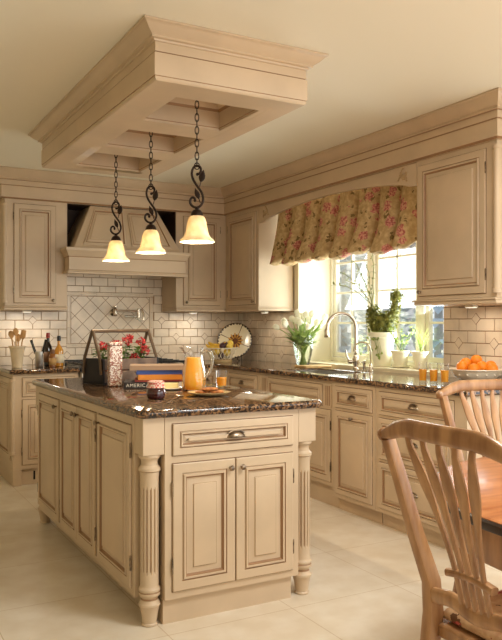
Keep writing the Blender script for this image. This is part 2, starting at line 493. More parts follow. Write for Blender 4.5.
# ---- windows over the sink
for wi, (y0, y1) in enumerate(((5.087, WY1), (4.463, 5.087), (WY0, 4.463))):
    z0, z1 = SILL, 2.36
    b = MB(); s = 0.035
    b.box(XWIN, y0, z0, XWIN + 0.06, y0 + s, z1); b.box(XWIN, y1 - s, z0, XWIN + 0.06, y1, z1)
    b.box(XWIN, y0 + s, z0, XWIN + 0.06, y1 - s, z0 + s); b.box(XWIN, y0 + s, z1 - s, XWIN + 0.06, y1 - s, z1)
    win = struct(b.build('window_%d' % (wi + 1), WHITE, bevel=0.004))
    b = MB(); a0, a1, c0, c1 = y0 + s + .004, y1 - s - .004, z0 + s + .004, z1 - s - .004; t = 0.04
    b.box(XWIN + .012, a0, c0, XWIN + .05, a0 + t, c1); b.box(XWIN + .012, a1 - t, c0, XWIN + .05, a1, c1)
    b.box(XWIN + .012, a0 + t, c0, XWIN + .05, a1 - t, c0 + t); b.box(XWIN + .012, a0 + t, c1 - t, XWIN + .05, a1 - t, c1)
    sash = struct(b.build('window_sash', WHITE, win, bevel=0.003))
    b = MB(); ym = (a0 + a1) / 2
    b.box(XWIN + .02, ym - .009, c0 + t, XWIN + .042, ym + .009, c1 - t)
    for zz in (1.31, 1.585, 1.86, 2.13): b.box(XWIN + .02, a0 + t, zz - .009, XWIN + .042, a1 - t, zz + .009)
    struct(b.build('muntins', WHITE, sash))
    b = MB(); b.box(XWIN + .029, a0 + t, c0 + t, XWIN + .033, a1 - t, c1 - t); struct(b.build('window_pane', PANE, sash))
# tall dining window, plus an unseen front window added to let in fill light
for wi, (U, N, O, w) in enumerate((((0, 1, 0), (1, 0, 0), (4.62, -1.9, 0), 4.2), ((1, 0, 0), (0, 1, 0), (1.1, -2.66, 0), 3.0))):
    z0, z1 = (0.25, 2.4) if wi == 0 else (0.3, 2.4)
    b = MB()
    for k in range(5):
        u = w * k / 4; u0 = min(max(u - .03, 0), w - .06)
        b.obox(O, U, N, u0, u0 + .06, z0, z1, 0, .06)
    for zz in (z0, (z0 + z1) / 2, z1 - .06): b.obox(O, U, N, 0, w, zz, zz + .06, 0, .06)
    struct(b.build('window_%d' % (4 + wi), WHITE))

# ---------------------------------------------------------------- joinery helpers
class Face:
    """a vertical cabinet face: O at the floor, U along it, N out of it"""
    def __init__(s, O, U, N): s.O, s.U, s.N = V(O), V(U), V(N)
    def p(s, u, z, n=0): return s.O + s.U * u + s.N * n + V((0, 0, z))
def rect(F, u0, u1, z0, z1, n): return [F.p(u0, z0, n), F.p(u1, z0, n), F.p(u1, z1, n), F.p(u0, z1, n)]
DOOR = [(0, 0.0, 2), (-0.003, 0.0006, 2), (0.0005, 0.0008, 2), (0.001, 0.009, 0), (0.004, 0.011, 0), (0.042, 0.011, 0), (0.0445, 0.006, 1), (0.047, 0.006, 0), (0.051, 0.0155, 0), (0.059, 0.0145, 0), (0.0635, 0.004, 1), (0.068, 0.0015, 1), (0.0705, 0.0012, 0), (0.094, 0.0085, 0), (0.0955, 0.0085, 1), (0.098, 0.0135, 0), (0.102, 0.014, 0)]
def panel(F, u0, u1, z0, z1, name, parent, k=1.0, rings=None):
    rs = []; mis = []
    for ins, h, mi in (rings or DOOR):
        i = ins * k if ins > 0.005 else ins
        rs.append(rect(F, u0 + i, u1 - i, z0 + i, z1 - i, h)); mis.append(mi)
    b = MB(); b.rings(rs, True, True, mis[1:] + [0]); return b.build(name, [PAINT, GLAZE, GAP], parent, sharp=25)
def knob(F, u, z, parent):
    b = MB(); b.lathe([(0.008, 0), (0.008, 0.002), (0.005, 0.004), (0.005, 0.012), (0.011, 0.017), (0.0135, 0.022), (0.011, 0.028), (0.004, 0.031)], F.p(u, z, 0.008), 12, F.U, V((0, 0, 1)), F.N)
    return b.build('knob', PEWTER, parent)
def cup_pull(F, u, z, parent, w=0.047):
    b = MB(); rs = []
    for k in range(7):
        ph = PI / 2 * min(k / 6, 0.98); ring = []
        for i in range(17):
            th = PI * i / 16
            ring.append(F.p(u + w * math.cos(th) * math.cos(ph), z + 0.026 * math.sin(ph) - 0.008, 0.008 + 0.026 * math.sin(th) * math.cos(ph)))
        rs.append(ring)
    b.rings(rs, False, False, closed=False)
    b.obox(F.O, F.U, F.N, u - w - .006, u + w + .006, z - .010, z - .005, .0075, .010)
    pts = [F.p(u + (w + .003) * math.cos(PI * i / 14), z - .008 + .030 * math.sin(PI * i / 14), .009) for i in range(15)]
    b.tube(pts, 0.003, 6)
    return b.build('cup_pull', PEWTER, parent, solid=0.002)
def hinge(F, u, z, parent):
    b = MB(); b.lathe([(0.002, -0.034), (0.0045, -0.031), (0.0045, 0.031), (0.002, 0.034)], F.p(u, z, 0.008), 8)
    return b.build('hinge', PEWTER, parent)
def door(F, u0, u1, z0, z1, parent, kn=None, hg=None, k=1.0):
    o = panel(F, u0, u1, z0, z1, 'door', parent, k)
    if kn: knob(F, kn[0], kn[1], o)
    if hg is not None:
        for zz in (z0 + 0.11, z1 - 0.11): hinge(F, hg, zz, o)
    return o
def drawer(F, u0, u1, z0, z1, parent, pull=True, name='drawer', k=0.62):
    o = panel(F, u0, u1, z0, z1, name, parent, k)
    if pull: cup_pull(F, (u0 + u1) / 2, (z0 + z1) / 2, o)
    return o
def qcol(x, y, z0, z1, parent, r=0.022):
    b = MB(); b.lathe([(r, z0), (r, z0 + .02), (r * .8, z0 + .025), (r * .8, z1 - .025), (r, z1 - .02), (r, z1)], (x, y, 0), 16)
    return b.build('corner_column', PAINT, parent)

# ---------------------------------------------------------------- ceiling coffer over the island
fx0, fx1, fy0, fy1, fz = 1.188, 1.968, 3.01, 5.09, 2.362
so = thing('ceiling_coffer', 'cream painted panelled box hanging from the ceiling above the island', 'ceiling coffer', ((fx0 + fx1) / 2, (fy0 + fy1) / 2, fz))
rec = [(3.20, 3.645), (3.85, 4.28), (4.475, 4.90)]; rx0, rx1 = 1.364, 1.817
prof = [(0, CZ - .001), (0.078, CZ - .001), (0.078, CZ - .010), (0.070, CZ - .013), (0.062, CZ - .022), (0.045, CZ - .038), (0.030, CZ - .046), (0.024, CZ - .052), (0.024, CZ - .060), (0.010, CZ - .063), (0.008, CZ - .070), (0.0, CZ - .072)]
loop = [(fx0, fy0), (fx0, fy1), (fx1, fy1), (fx1, fy0)]
loop = loop[::-1]  # travel so that right-hand side faces outward
def ccw(l): return l
b = MB(); b.sweep(prof, [(fx0, fy0), (fx1, fy0), (fx1, fy1), (fx0, fy1)], closed=True)
b.build('crown', PAINT, so, sharp=30)
b = MB()
out = [(0.0, CZ - .001), (0.0, CZ - .112), (-.003, CZ - .113), (-.003, CZ - .117), (0.004, CZ - .118), (0.004, fz + .020), (0.0, fz + .018), (0.0, fz + .008), (-.006, fz), (-.12, fz), (-.12, CZ - .001)]
mis = [0, 1, 1, 0, 0, 1, 0, 0, 0, 0, 0]
b.sweep([(o_, z_) for o_, z_ in out], [(fx0, fy0), (fx1, fy0), (fx1, fy1), (fx0, fy1)], closed=True, mis=mis)
b.build('fascia', [PAINT, GLAZE], so, sharp=25)
b = MB()
xs = [fx0 + .11, rx0, rx1, fx1 - .11]; ys = [fy0 + .11] + [q for r_ in rec for q in r_] + [fy1 - .11]
zz = fz + .0005
for i in range(3):
    for j in range(7):
        if i == 1 and j % 2 == 1: continue
        b.box(xs[i], ys[j], zz, xs[i + 1], ys[j + 1], CZ - .002)
b.build('soffit_grid', PAINT, so, clean=True)
for y0, y1 in rec:
    b = MB()
    pr = [(0, fz + .002), (0.004, fz + .002), (0.004, fz + .012), (0.007, fz + .016), (0.007, fz + .10), (0.018, fz + .112), (0.030, fz + .14), (0.040, fz + .15), (0.040, CZ - .03), (0, CZ - .03)]
    b.sweep(pr, [(rx0, y0), (rx0, y1), (rx1, y1), (rx1, y0)], closed=True, mis=[0, 0, 1, 0, 1, 0, 1, 0, 0, 0])
    b.box(rx0, y0, CZ - .03, rx1, y1, CZ - .01)
    b.build('coffer_panel', [PAINT, GLAZE], so, sharp=25)

# ---------------------------------------------------------------- cornice over the wall cabinets
b = MB()
pr = [(-.02, CZ - .001), (.122, CZ - .001), (.122, CZ - .010), (.112, CZ - .014), (.105, CZ - .026), (.085, CZ - .050), (.062, CZ - .066), (.055, CZ - .070), (.055, CZ - .078), (.060, CZ - .083), (.055, CZ - .088), (.042, CZ - .090), (.042, CZ - .132), (.036, CZ - .134), (.036, CZ - .137), (.032, CZ - .139), (.032, ZU1 + .022), (.036, ZU1 + .018), (.036, ZU1 + .010), (.026, ZU1 + .006), (.018, ZU1), (-.02, ZU1)]
mis = [0] * len(pr); mis[12] = 1; mis[13] = 1; mis[10] = 1; mis[18] = 1; mis[19] = 1
b.sweep(pr, [(1.19, YW - .012), (1.19, YU), (XU, YU), (XU, 3.016), (XW - .002, 3.016)], mis=mis)
struct(b.build('trim_2', [PAINT, GLAZE], sharp=25))

# ---------------------------------------------------------------- wall cabinets
UPPERS = []
def upper(name, label, F, w, depth, doors, col=None, rail_lo=0.0, rail_hi=0.0):
    c = F.p(w / 2, ZU0, -depth / 2)
    t = thing(name, label, 'cabinet', c); UPPERS.append(t)
    b = MB(); b.obox(F.O, F.U, F.N, 0, w, ZU0 + .035, ZU1 + .003, -depth, 0); b.build('carcass', PAINT, t, bevel=.002)
    b = MB(); b.obox(F.O, F.U, F.N, -rail_lo, w + rail_hi, ZU0 + .022, ZU0 + .034, -depth, .014); b.obox(F.O, F.U, F.N, -rail_lo * .6, w + rail_hi * .6, ZU0, ZU0 + .022, -depth, .006)
    b.build('light_rail', PAINT, t, bevel=.004)
    for (u0, u1, ku, hu) in doors: door(F, u0, u1, ZU0 + .06, ZU1 - .035, t, (ku, ZU0 + .085), hu)
    return t
F = Face((1.19, YU, 0), (1, 0, 0), (0, -1, 0))
t = upper('wall_cabinet', 'cream wall cabinet at the far left beside the range hood', F, 0.526, .345, [(.075, .425, .40, .072)], rail_lo=.012)
qcol(1.19, YU, ZU0 + .06, ZU1 - .04, t)
F = Face((2.745, YU, 0), (1, 0, 0), (0, -1, 0))
upper('wall_cabinet', 'cream wall cabinet on the back wall right of the range hood', F, XU - 2.747 + .33, .345, [(.075, .46, .10, .462)])
F = Face((XU, YU - .002, 0), (0, -1, 0), (-1, 0, 0))
upper('wall_cabinet', 'cream wall cabinet in the far corner left of the sink window', F, 0.648, .365, [(.055, .605, .575, .053)], rail_hi=.01)
F = Face((XU, 3.69, 0), (0, -1, 0), (-1, 0, 0))
t = upper('wall_cabinet', 'largest cream wall cabinet right of the sink window above the orange bowl', F, 0.674, .365, [(.022, .592, .048, .594)], rail_lo=.035)
qcol(XU, 3.016, ZU0 + .06, ZU1 - .03, t, .026)

# ---- arched board across the window, with carved corner scrolls
F = Face((XU, 5.782, 0), (0, -1, 0), (-1, 0, 0)); w = 5.782 - 3.69
ar = thing('window_pelmet', 'arched cream board bridging the cabinets above the floral valance', 'pelmet', F.p(w / 2, 2.2, -.02))
pl = [(0.003, ZU1 - .002), (w - .003, ZU1 - .002), (w - .003, 2.205), (w - .10, 2.212)]
n = 24
for i in range(n + 1):
    q = i / n; u = (w - .12) + (.24 - w) * q
    pl.append((u, 2.222 + .072 * math.sin(PI * q) ** .75))
pl += [(.10, 2.212), (.003, 2.205)]
b = MB(); b.prism([(5.782 - u, z) for u, z in pl], XU, XU + .03, 'x'); b.build('board', PAINT, ar, bevel=.003)
for uc, sg in ((.125, 1), (w - .125, -1)):
    b = MB()
    for a0, ln, cv in ((.2, .075, 2.2), (.9, .065, -2.0), (-.5, .06, 2.4), (1.6, .05, -2.0), (2.6, .05, 2.2), (3.5, .045, -2.2)):
        pts = []; x, z, a = uc, 2.275, a0 if sg > 0 else PI - a0
        for k in range(9):
            pts.append(F.p(x, z, .004)); a += sg * cv / 8; x += math.cos(a) * ln / 8; z += math.sin(a) * ln / 8
        b.tube(pts, [.0085 - .0006 * k for k in range(9)], 6)
        b.ball(pts[-1], .007, 8, 6)
    for k in range(6):
        a = k * PI / 3; b.ball(F.p(uc + .012 * math.cos(a), 2.275 + .012 * math.sin(a), .004), .008, 8, 6)
    b.build('carved_scroll', mat('carved_paint', (188, 156, 116), .5), ar)

# ---------------------------------------------------------------- base cabinets
def base(name, label, F, w, depth, zf, toe_n=-.05, toe=True, hollow=False):
    t = thing(name, label, 'cabinet', F.p(w / 2, 0, -depth / 2))
    b = MB()
    if hollow:
        b.obox(F.O, F.U, F.N, .001, w - .001, zf, .70, -depth, 0); b.obox(F.O, F.U, F.N, .001, w - .001, .70, ZC0, -.02, 0); b.obox(F.O, F.U, F.N, .001, .021, .70, ZC0, -depth, -.02); b.obox(F.O, F.U, F.N, w - .021, w - .001, .70, ZC0, -depth, -.02)
    else: b.obox(F.O, F.U, F.N, 0.001, w - .001, zf, ZC0, -depth, 0)
    b.build('carcass', PAINT, t, bevel=.002)
    if toe:
        b = MB(); b.obox(F.O, F.U, F.N, 0.002, w - .002, 0, zf - .001, -depth, toe_n); b.build('toe_kick', PAINT, t)
    return t
# back wall, left of range
F = Face((1.19, YB, 0), (1, 0, 0), (0, -1, 0))
t = base('base_cabinet', 'cream base cabinet left of the range with a slotted toe grille', F, .535, .685, .13, toe=False)
drawer(F, .075, .50, .715, .865, t); door(F, .075, .50, .165, .69, t, (.46, .655), .072)
b = MB(); b.obox(F.O, F.U, F.N, 0.0, .07, 0, .132, -.66, .004); b.obox(F.O, F.U, F.N, .07, .53, 0, .13, -.66, -.03); b.build('toe_kick', PAINT, t, bevel=.003)
b = MB()
for k in range(7): b.obox(F.O, F.U, F.N, .17 + .04 * k, .185 + .04 * k, .035, .105, -.0305, -.0285)
b.build('vent_slots', BLACK, t)
qcol(1.19, YB, .25, .86, t)
FS = Face((1.19, YW - .02, 0), (0, -1, 0), (-1, 0, 0))
panel(FS, .08, .60, .20, .86, 'end_panel', t)
# back wall, right of range to the corner
F = Face((2.74, YB, 0), (1, 0, 0), (0, -1, 0))
t = base('base_cabinet', 'cream base cabinet between the range and the far corner', F, XB - 2.74 - .002, .685, .13)
door(F, .03, .26, .165, .69, t, (.06, .655)); drawer(F, .03, .26, .715, .865, t)
# right run
def RF(y): return Face((XB, y, 0), (0, -1, 0), (-1, 0, 0))
F = RF(6.785)
t = base('base_cabinet', 'cream corner base cabinet behind the island with one cup pull drawer', F, 6.785 - 5.325, .61, .15, toe_n=-.04)
drawer(F, 6.785 - 5.90, 6.785 - 5.375, .715, .865, t); door(F, 6.785 - 5.90, 6.785 - 5.375, .18, .69, t, (6.785 - 5.42, .655))
F = RF(5.323)
wS = 5.323 - 4.272
t = base('sink_cabinet', 'cream sink base with long blank front panel between fluted blocks', F, wS, .61, .15, toe_n=-.04, hollow=True)
drawer(F, .13, .905, .715, .865, t, pull=False, name='blank_panel')
door(F, .045, .525, .18, .69, t, (.49, .655), .043); door(F, .53, 1.01, .18, .69, t, (.565, .655), 1.012)
for u in (.03, .935):
    b = MB(); b.obox(F.O, F.U, F.N, u, u + .085, .71, .87, 0, .006)
    for k in range(3): b.obox(F.O, F.U, F.N, u + .014 + .022 * k, u + .027 + .022 * k, .72, .86, .0055, .0064, 1)
    b.build('fluted_block', [PAINT, GLAZE], t)
XP = XB - .018
F = Face((XP, 4.268, 0), (0, -1, 0), (-1, 0, 0)); wD = 4.268 - 3.79
t = base('base_cabinet', 'cream base cabinet with one drawer above one door right of the sink', F, wD, .63, .095, toe_n=-.055)
drawer(F, .035, .445, .722, .868, t); door(F, .035, .445, .125, .70, t, (.24, .66), k=.85)
F = Face((XP, 3.788, 0), (0, -1, 0), (-1, 0, 0)); wD = 3.788 - 2.99
t = base('drawer_cabinet', 'wide cream drawer bank behind the near chair', F, wD, .63, .095, toe_n=-.055)
for z0, z1 in ((.722, .868), (.44, .70), (.125, .418)): drawer(F, .04, .70, z0, z1, t, k=.72 if z1 - z0 > .2 else .62)

# ---------------------------------------------------------------- worktops
def slab(cells, z0, z1, name, parent=None, bev=.010):
    bm = bmesh.new()
    vs = {}
    def vert(x, y):
        k = (round(x, 5), round(y, 5))
        if k not in vs: vs[k] = bm.verts.new((x, y, z1))
        return vs[k]
    fs = [bm.faces.new([vert(*p) for p in c]) for c in cells]
    r = bmesh.ops.extrude_face_region(bm, geom=fs)
    bmesh.ops.translate(bm, vec=(0, 0, z0 - z1), verts=[g for g in r['geom'] if isinstance(g, bmesh.types.BMVert)])
    bmesh.ops.dissolve_limit(bm, angle_limit=.01, verts=bm.verts, edges=bm.edges)
    bm.verts.ensure_lookup_table()
    b = MB(); b.add([v_.co.copy() for v_ in bm.verts], [[v_.index for v_ in f.verts] for f in bm.faces]); bm.free()
    return b.build(name, GRAN, parent, bevel=bev, seg=4, sharp=50)
def cells(xs, ys, keep):
    return [[(xs[i], ys[j]), (xs[i + 1], ys[j]), (xs[i + 1], ys[j + 1]), (xs[i], ys[j + 1])] for i in range(len(xs) - 1) for j in range(len(ys) - 1) if keep((xs[i] + xs[i + 1]) / 2, (ys[j] + ys[j + 1]) / 2)]
XE, YE = 2.985, 6.055
SX0, SX1, SY0, SY1 = 3.10, 3.46, 4.42, 5.10
xs = [2.74, XE, SX0, SX1, XW - .012]; ys = [2.97, SY0, SY1, YE, YW - .012]
cl = cells(xs, ys, lambda x, y: (x > XE or y > YE) and not (SX0 < x < SX1 and SY0 < y < SY1))
tag(slab(cl, ZC0, ZC, 'worktop'), 'long brown speckled granite worktop turning the corner under the sink window', 'worktop')
tag(slab([[(1.16, YE), (1.724, YE), (1.724, YW - .012), (1.16, YW - .012)]], ZC0, ZC, 'worktop'), 'short brown granite worktop left of the range under the bottles', 'worktop')
# sink
b = MB()
g = .004
ro = [(SX0 + g, SY0 + g), (SX1 - g, SY0 + g), (SX1 - g, SY1 - g), (SX0 + g, SY1 - g)]
ri = [(SX0 + .012, SY0 + .012), (SX1 - .012, SY0 + .012), (SX1 - .012, SY1 - .012), (SX0 + .012, SY1 - .012)]
b.rings([[V((x, y, ZC - .012)) for x, y in ro], [V((x, y, .72)) for x, y in ro], [V((x, y, .73)) for x, y in ri], [V((x, y, ZC - .012)) for x, y in ri]], False, False)
b.rings([[V((x, y, ZC - .012)) for x, y in ri], [V((x, y, ZC - .012)) for x, y in ro]], False, False)
b.add([(x, y, .73) for x, y in ri], [(0, 1, 2, 3)])
b.rings([[V((x, y, .72)) for x, y in ro]], True, False)
tag(b.build('sink', STEEL), 'steel sink basin sunk into the worktop in front of the faucet', 'sink')

# ---------------------------------------------------------------- island
IX0, IX1, IY0, IY1 = 1.113, 1.995, 2.965, 4.95
isl = thing('kitchen_island', 'large cream kitchen island with fluted corner columns and panelled doors', 'kitchen island', ((IX0 + IX1) / 2, (IY0 + IY1) / 2, 0))
PB = .1
b = MB()
poly = [(IX0 + PB, IY0), (IX1 - PB, IY0), (IX1 - PB, IY0 + PB), (IX1, IY0 + PB), (IX1, IY1 - PB), (IX1 - PB, IY1 - PB), (IX1 - PB, IY1), (IX0 + PB, IY1), (IX0 + PB, IY1 - PB), (IX0, IY1 - PB), (IX0, IY0 + PB), (IX0 + PB, IY0 + PB)]
b.prism(poly, .107, ZC0); b.build('body', PAINT, isl, bevel=.002)
b = MB(); q = .09
pt = [(IX0 + PB, IY0 + .02), (IX1 - PB - .03, IY0 + .02), (IX1 - PB - .03, IY0 + PB + q), (IX1 - q, IY0 + PB + q), (IX1 - q, IY1 - PB - q), (IX1 - PB - q, IY1 - PB - q), (IX1 - PB - q, IY1 - q), (IX0 + PB + q, IY1 - q), (IX0 + PB + q, IY1 - PB - q), (IX0 + q, IY1 - PB - q), (IX0 + q, IY0 + PB + q), (IX0 + PB, IY0 + PB + q)]
b.prism(pt, 0, .106); b.build('toe_kick', PAINT, isl)
def fluted(r, z, a):
    if .225 < z < .60:
        e = min(1.0, (z - .225) / .012, (.60 - z) / .012); e = max(0, e)
        k = math.cos(a * 14)
        return r - .0065 * e * max(0.0, k) ** .7
    return r
cprof = [(.030, 0), (.035, .002), (.035, .008), (.031, .013), (.036, .05), (.043, .082), (.0475, .088), (.0475, .096), (.042, .104), (.037, .112), (.036, .120), (.041, .128), (.047, .134), (.047, .144), (.044, .147), (.048, .152), (.048, .160), (.042, .168), (.040, .173), (.040, .212), (.040, .2255)]
cprof += [(.040, .2256 + (.599 - .2256) * k / 40) for k in range(0, 41)]
cprof += [(.040, .602), (.040, .640), (.042, .652), (.042, .664), (.048, .668), (.048, .680), (.043, .685), (.037, .692), (.035, .703), (.037, .714), (.043, .722), (.048, .727), (.048, .738)]
for cx, cy in ((IX0 + PB / 2, IY0 + PB / 2), (IX1 - PB / 2, IY0 + PB / 2), (IX0 + PB / 2, IY1 - PB / 2), (IX1 - PB / 2, IY1 - PB / 2)):
    b = MB(); b.lathe(cprof, (cx, cy, 0), 112, fn=fluted); o = b.build('fluted_column', [PAINT, GLAZE], isl, sharp=28)
    for pg in o.data.polygons:   # brown glaze rubbed into the flutes and the grooves between the rings
        c_ = pg.center + V(isl.location); rr_ = math.hypot(c_.x - cx, c_.y - cy)
        if (.225 < c_.z < .60 and rr_ < .0352) or abs(c_.z - .1455) < .0016 or abs(c_.z - .666) < .0022 or (.1105 < c_.z < .120 and rr_ < .0372): pg.material_index = 1
    b = MB(); h = PB / 2 - .0008; b.box(cx - h, cy - h, .738, cx + h, cy + h, ZC0 - .001); b.build('block', PAINT, o, bevel=.003)
F = Face((IX0, IY0, 0), (1, 0, 0), (0, -1, 0))
drawer(F, .135, .747, .73, .867, isl, k=.75)
door(F, .135, .4385, .142, .695, isl, (.412, .655), .133); door(F, .4435, .747, .142, .695, isl, (.470, .655), .749)
F = Face((IX0, IY1, 0), (0, -1, 0), (-1, 0, 0))
for y0, y1, kn, hg in ((4.84, 4.33, 4.365, 4.842), (4.29, 3.945, 3.975, 4.292), (3.94, 3.615, 3.91, 3.613), (3.575, 3.10, 3.545, 3.098)):
    door(F, IY1 - y0, IY1 - y1, .14, .855, isl, (IY1 - kn, .815), IY1 - hg, k=.9)
# granite top with softened corners
b = MB()
def rrect(x0, x1, y0, y1, r, n=6):
    pts = []
    for cx, cy, a0 in ((x1 - r, y0 + r, -PI / 2), (x1 - r, y1 - r, 0), (x0 + r, y1 - r, PI / 2), (x0 + r, y0 + r, PI)):
        for k in range(n + 1):
            a = a0 + PI / 2 * k / n; pts.append((cx + r * math.cos(a), cy + r * math.sin(a)))
    return pts
tx0, tx1, ty0, ty1 = 1.088, 2.03, 2.935, 4.985
ed = [(.030, ZC0), (.008, ZC0), (.004, ZC0 + .004), (.004, ZC0 + .010), (.0, ZC0 + .014), (.0, ZC0 + .024), (.004, ZC0 + .030), (.012, ZC)]
rs = []
for i, z in ed: rs.append([V((x, y, z)) for x, y in rrect(tx0 + i, tx1 - i, ty0 + i, ty1 - i, .045)])
b.rings(rs, True, True); tag(b.build('worktop', GRAN, sharp=60), 'polished brown granite slab lying on the island', 'worktop')

# ---------------------------------------------------------------- range and hood
rg = thing('range', 'steel range with black grates under the hood, mostly behind the flower caddy', 'range', (2.232, 6.4, 0))
b = MB(); b.box(1.732, 6.10, .10, 2.732, YW - .012, .90); b.box(1.74, 6.14, 0, 2.724, 6.75, .10); b.build('body', STEEL, rg, bevel=.004)
b = MB(); b.box(1.732, 6.045, .80, 2.732, 6.10, .905); b.build('control_panel', STEEL, rg, bevel=.01)
b = MB(); b.box(1.732, 6.06, .9055, 2.732, YW - .014, .925); b.build('cooktop', BLACK, rg, bevel=.004)
b = MB()
for k in range(3):
    x0 = 1.76 + .32 * k; x1 = x0 + .30
    for y in (6.12, 6.26, 6.40, 6.54, 6.68): b.box(x0, y - .007, .955, x1, y + .007, .975)
    for x in (x0, x0 + .143, x1 - .014): b.box(x, 6.12, .950, x + .014, 6.68, .968)
    for x in (x0, x1 - .014):
        for y in (6.12, 6.66): b.box(x, y, .925, x + .014, y + .014, .955)
b.build('grate', BLACK, rg)
for k in range(6):
    b = MB(); b.lathe([(.022, 0), (.022, .01), (.018, .014), (.018, .034), (.014, .038)], (1.82 + .165 * k, 6.045, .853), 14, (1, 0, 0), (0, 0, 1), (0, -1, 0)); b.build('knob', BLACK, rg)
F = Face((1.732, 6.10, 0), (1, 0, 0), (0, -1, 0))
b = MB(); b.obox(F.O, F.U, F.N, .03, .97, .17, .77, .001, .03); od = b.build('oven_door', STEEL, rg, bevel=.006)
b = MB(); b.tube([(1.80, 6.02, .72), (2.66, 6.02, .72)], .012, 10)
for x in (1.84, 2.62): b.tube([(x, 6.02, .72), (x, 6.071, .72)], .009, 8)
b.build('handle', STEEL, od)

hd = thing('range_hood', 'cream panelled wood range hood with a moulded mantel shelf', 'range hood', (2.23, 6.5, 1.73))
mx0, mx1, my0, mz0, mz1 = 1.69, 2.77, 6.265, 1.735, 1.955
pth = [(mx0, YU - .016), (mx0, my0), (mx1, my0), (mx1, YU - .016)]
b = MB()
pm = [(-.10, mz0), (.016, mz0), (.016, mz0 + .012), (.008, mz0 + .018), (.006, mz0 + .028), (0, mz0 + .032), (0, mz1 - .080), (.004, mz1 - .074), (.012, mz1 - .062), (.024, mz1 - .036), (.034, mz1 - .024), (.034, mz1), (-.10, mz1)]
b.sweep(pm, pth, mis=[0, 0, 0, 0, 1, 0, 1, 0, 0, 0, 0, 0, 0])
b.box(1.72, my0 + .02, mz0 + .05, 2.742, YW - .012, mz1 - .002)
b.build('mantel', [PAINT, GLAZE], hd, sharp=25)
bx0, bx1, by, tx0_, tx1_, ty_ = 1.735, 2.735, 6.285, 1.925, 2.555, 6.44
zb, zt = mz1, 2.352
b = MB()
b.rings([[V((bx0, by, zb)), V((bx1, by, zb)), V((bx1, YW - .012, zb)), V((bx0, YW - .012, zb))], [V((tx0_, ty_, zt)), V((tx1_, ty_, zt)), V((tx1_, YW - .012, zt)), V((tx0_, YW - .012, zt))]])
b.build('canopy', PAINT, hd, bevel=.004)
A0, A1, B0, B1 = V((bx0, by, zb)), V((bx1, by, zb)), V((tx0_, ty_, zt)), V((tx1_, ty_, zt))
nf = (A1 - A0).cross(B0 - A0).normalized()
if nf.y > 0: nf = -nf
def bil(s, t): return A0.lerp(A1, s).lerp(B0.lerp(B1, s), t)
def trap(s0, s1, t0, t1, name):
    def ring(i, n):
        k = i * 1.0; kt = i * 2.4
        a = (s0 + k, t0 + kt); c = (s1 - k, t1 - kt)
        return [bil(a[0], a[1]) + nf * n, bil(c[0], a[1]) + nf * n, bil(c[0], c[1]) + nf * n, bil(a[0], c[1]) + nf * n]
    pr_ = [(0, 0, 0), (0, .004, 0), (.008, .011, 0), (.016, .011, 0), (.022, .003, 1), (.027, .003, 1), (.030, .004, 0), (.048, .009, 0), (.050, .009, 1), (.053, .012, 0)]
    b = MB(); b.rings([ring(i, n) for i, n, m in pr_], True, True, [m for i, n, m in pr_][1:] + [0]); b.build(name, [PAINT, GLAZE], hd, sharp=25)
trap(.07, .475, .09, .92, 'hood_panel'); trap(.525, .93, .09, .92, 'hood_panel')
b = MB(); b.box(1.86, 6.33, mz0 + .03, 2.62, 6.70, mz0 + .049)
for k in range(24): b.box(1.88 + k * .03, 6.34, mz0 + .024, 1.892 + k * .03, 6.69, mz0 + .031)
b.build('filter', STEEL, hd)

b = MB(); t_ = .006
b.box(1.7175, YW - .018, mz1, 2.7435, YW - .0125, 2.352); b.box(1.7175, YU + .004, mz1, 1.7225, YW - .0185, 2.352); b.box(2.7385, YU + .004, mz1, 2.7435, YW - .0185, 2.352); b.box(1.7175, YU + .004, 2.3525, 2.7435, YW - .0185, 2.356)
b.build('niche_lining', mat('dark_brown_lining', (66, 44, 30), .6), hd)  # thin dark brown sheets on the niche back, sides and top
# pot filler tap
pf = thing('pot_filler', 'nickel pot filler tap folded against the diamond tile panel', 'tap', (2.25, YW - .01, 1.41))
b = MB(); b.lathe([(.034, 0), (.034, .006), (.022, .014), (.016, .02), (.016, .055)], (2.25, YW - .0075, 1.41), 16, (1, 0, 0), (0, 0, 1), (0, -1, 0)); b.lathe([(.016, 1.375), (.019, 1.38), (.019, 1.44), (.012, 1.45), (.02, 1.46), (.02, 1.47)], (2.25, YW - .068, 0), 14); b.build('valve', NICKEL, pf)
b = MB(); b.tube([(2.25, YW - .068, 1.425), (2.47, YW - .085, 1.425)], .010, 10); b.lathe([(.017, 1.36), (.017, 1.44), (.01, 1.448)], (2.475, YW - .085, 0), 14)
b.tube([(2.475, YW - .085, 1.375), (2.33, YW - .11, 1.375)], .009, 10); b.build('arm', NICKEL, pf)
b = MB(); b.tube([(2.475, YW - .085, 1.44), (2.50, YW - .10, 1.435), (2.515, YW - .11, 1.40), (2.515, YW - .11, 1.345)], .010, 10); b.tube([(2.43, YW - .12, 1.36), (2.49, YW - .11, 1.33)], .007, 8); b.build('spout', NICKEL, pf)

